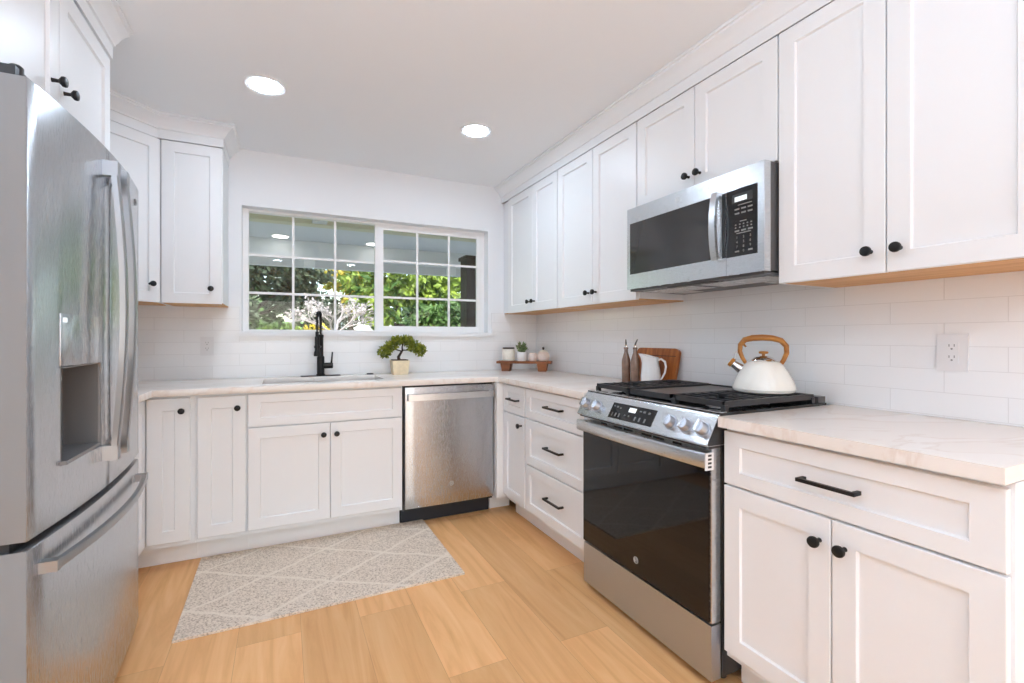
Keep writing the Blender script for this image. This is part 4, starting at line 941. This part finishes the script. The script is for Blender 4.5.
tree('oak_tree', (-2.9, 8.4, .0), 'dark grey-green leafy tree at the far side from the wooden post', [((-2.7, 8.2, 2.9), (1.3, .9, .75)), ((-3.3, 8.0, 2.0), (.9, .7, .7)), ((-1.6, 8.6, 2.75), (.8, .7, .45)), ((-1.75, 8.7, 2.15), (.75, .5, .45)), ((-2.95, 7.8, 1.6), (.55, .5, .5))], .17, 'oak_leaf', 6600, group=GT)
tree('maple_tree', (1.0, 9.2, .0), 'bright green broad-leaved tree behind the sliding pane', [((.8, 9.0, 2.6), (1.5, .8, .55)), ((1.75, 9.2, 2.3), (.9, .7, .55)), ((.25, 8.9, 2.0), (.75, .7, .55)), ((2.4, 9.4, 2.8), (.7, .6, .35))], .24, 'lime_leaf', 3000, group=GT)
tree('young_tree', (-.16, 11.1, .0), 'yellow-green tree behind the bare pale twigs', [((-.16, 10.9, 2.94), (.95, .5, .5)), ((.13, 10.9, 2.32), (.56, .45, .56))], .2, 'gold_leaf', 1300, .10, group=GT)
tree('laurel_tree', (2.05, 7.2, .0), 'deep green tree low behind the dark post', [((1.80, 7.0, 1.68), (.7, .4, .44)), ((.92, 7.1, 1.64), (.48, .35, .31)), ((2.5, 7.2, 1.9), (.6, .4, .53))], .2, 'deep_leaf', 1700, .10, group=GT)
# bare twiggy tree
r = thing('bare_tree', (-.95, 7.4, 0), 'pale bare twiggy tree with grey blossom in the middle of the window', 'tree', GT)
mb = MB(); tips = []
def branch(p, d, L_, rad, depth):
    q = p + d * L_; m_ = p.lerp(q, .5) + Vector((random.uniform(-1, 1), random.uniform(-1, 1), random.uniform(-.3, .6))) * L_ * .08
    mb.tube([p, m_, q], [rad, rad * .8, rad * .6], 5)
    if depth == 0: tips.append((m_, q)); return
    for k in range(3 if depth > 1 else 4):
        e = (d + Vector((random.uniform(-1, 1), random.uniform(-1, 1), random.uniform(-.45, .55))) * .85).normalized(); branch(p.lerp(q, random.uniform(.6, 1)), e, L_ * random.uniform(.6, .8), rad * .55, depth - 1)
branch(Vector((-.95, 7.4, 0)), Vector((0, 0, 1)), 1.25, .06, 0)
for k in range(6):
    a = k * 1.05 + .3; branch(Vector((-.95, 7.4, 1.22)), Vector((math.cos(a) * .9, math.sin(a) * .6, .62)).normalized(), .50, .028, 3)
mb.build('branches', pmat('pale_twig_bark', lin(172, 164, 162), .85), r)
mb = MB()
for a, b in tips:
    for k in range(3): mb.leaf(a.lerp(b, random.random()) + Vector((random.uniform(-.03, .03), random.uniform(-.03, .03), random.uniform(-.03, .03))), (random.uniform(-1, 1), random.uniform(-1, 1), random.uniform(-1, 1)), .05, .7)
mb.build('blossom', M['blossom'], r, smooth=0, fix=False)
def shrub(name, c, q, mat, n, leaf, label, group=None):
    r = thing(name, (c[0], c[1], c[2] - q[2]), label, 'shrub', group)
    mb = MB()
    for k in range(n):
        v = Vector((random.gauss(0, 1), random.gauss(0, 1), abs(random.gauss(0, 1)) - .3)).normalized() * random.random() ** .4
        mb.leaf((c[0] + v.x * q[0], c[1] + v.y * q[1], c[2] + v.z * q[2]), v + Vector((random.uniform(-.6, .6), random.uniform(-.6, .6), random.uniform(0, 1))), leaf, .5)
    mb.build('foliage', M[mat], r, smooth=0, fix=False)
    mb = MB()
    for k in range(5): a = k * 1.26; mb.tube([(c[0], c[1], c[2] - q[2]), (c[0] + math.cos(a) * q[0] * .5, c[1] + math.sin(a) * q[1] * .5, c[2])], [.02, .008], 5)
    mb.build('stems', M['bark'], r)
for i, (x, y, h, lab) in enumerate(((-5.2, 12.6, 3.3, 'tall dark hedge tree behind the dark grey-green tree'), (-2.9, 12.8, 2.9, 'dark hedge tree behind the flowering shrub'),
        (-.7, 12.9, 2.6, 'dark hedge tree behind the bare pale twigs'), (2.6, 12.4, 2.9, 'dark hedge tree behind the bright green tree'), (5.0, 12.6, 3.2, 'dark hedge tree behind the brown post'))):
    tree('hedge_tree', (x, y, .9), lab, [((x, y, h - .8), (1.05, .7, .85)), ((x + .1, y, h - 1.5), (1.0, .7, .6))], .26, ('oak_leaf', 'deep_leaf')[i % 2], 1100, .12, group='hedge trees before the house')
shrub('flowering_shrub', (-1.30, 7.9, 1.22), (.34, .3, .30), 'yellow_fl', 420, .09, 'yellow flowering shrub on the grass bank')
shrub('garden_shrub', (-2.0, 7.2, 1.08), (.55, .35, .40), 'lime_leaf', 700, .13, 'low bright green shrub on the grass bank under the dark tree')
# white house
r = thing('house', (2.0, 17, 0), 'white house with a pale roof glimpsed between the trees', 'house')
MB().box(.2, 5.2, 15, 20, .5, 2.25).build('walls', M['housewall'], r)
MB().hexa([(-.1, 14.7, 2.25), (5.5, 14.7, 2.25), (5.5, 20.3, 2.25), (-.1, 20.3, 2.25), (.9, 17.4, 3.4), (4.5, 17.4, 3.4), (4.5, 17.6, 3.4), (.9, 17.6, 3.4)]).build('roof', M['houseroof'], r)
for x in (1.1, 2.4, 3.9):
    f = MB().box(x, x + .5, 14.97, 15.0, 1.45, 2.05).build('window', M['housewall'], r); MB().box(x + .04, x + .46, 14.955, 14.969, 1.49, 2.01).build('pane', M['housewin'], f)
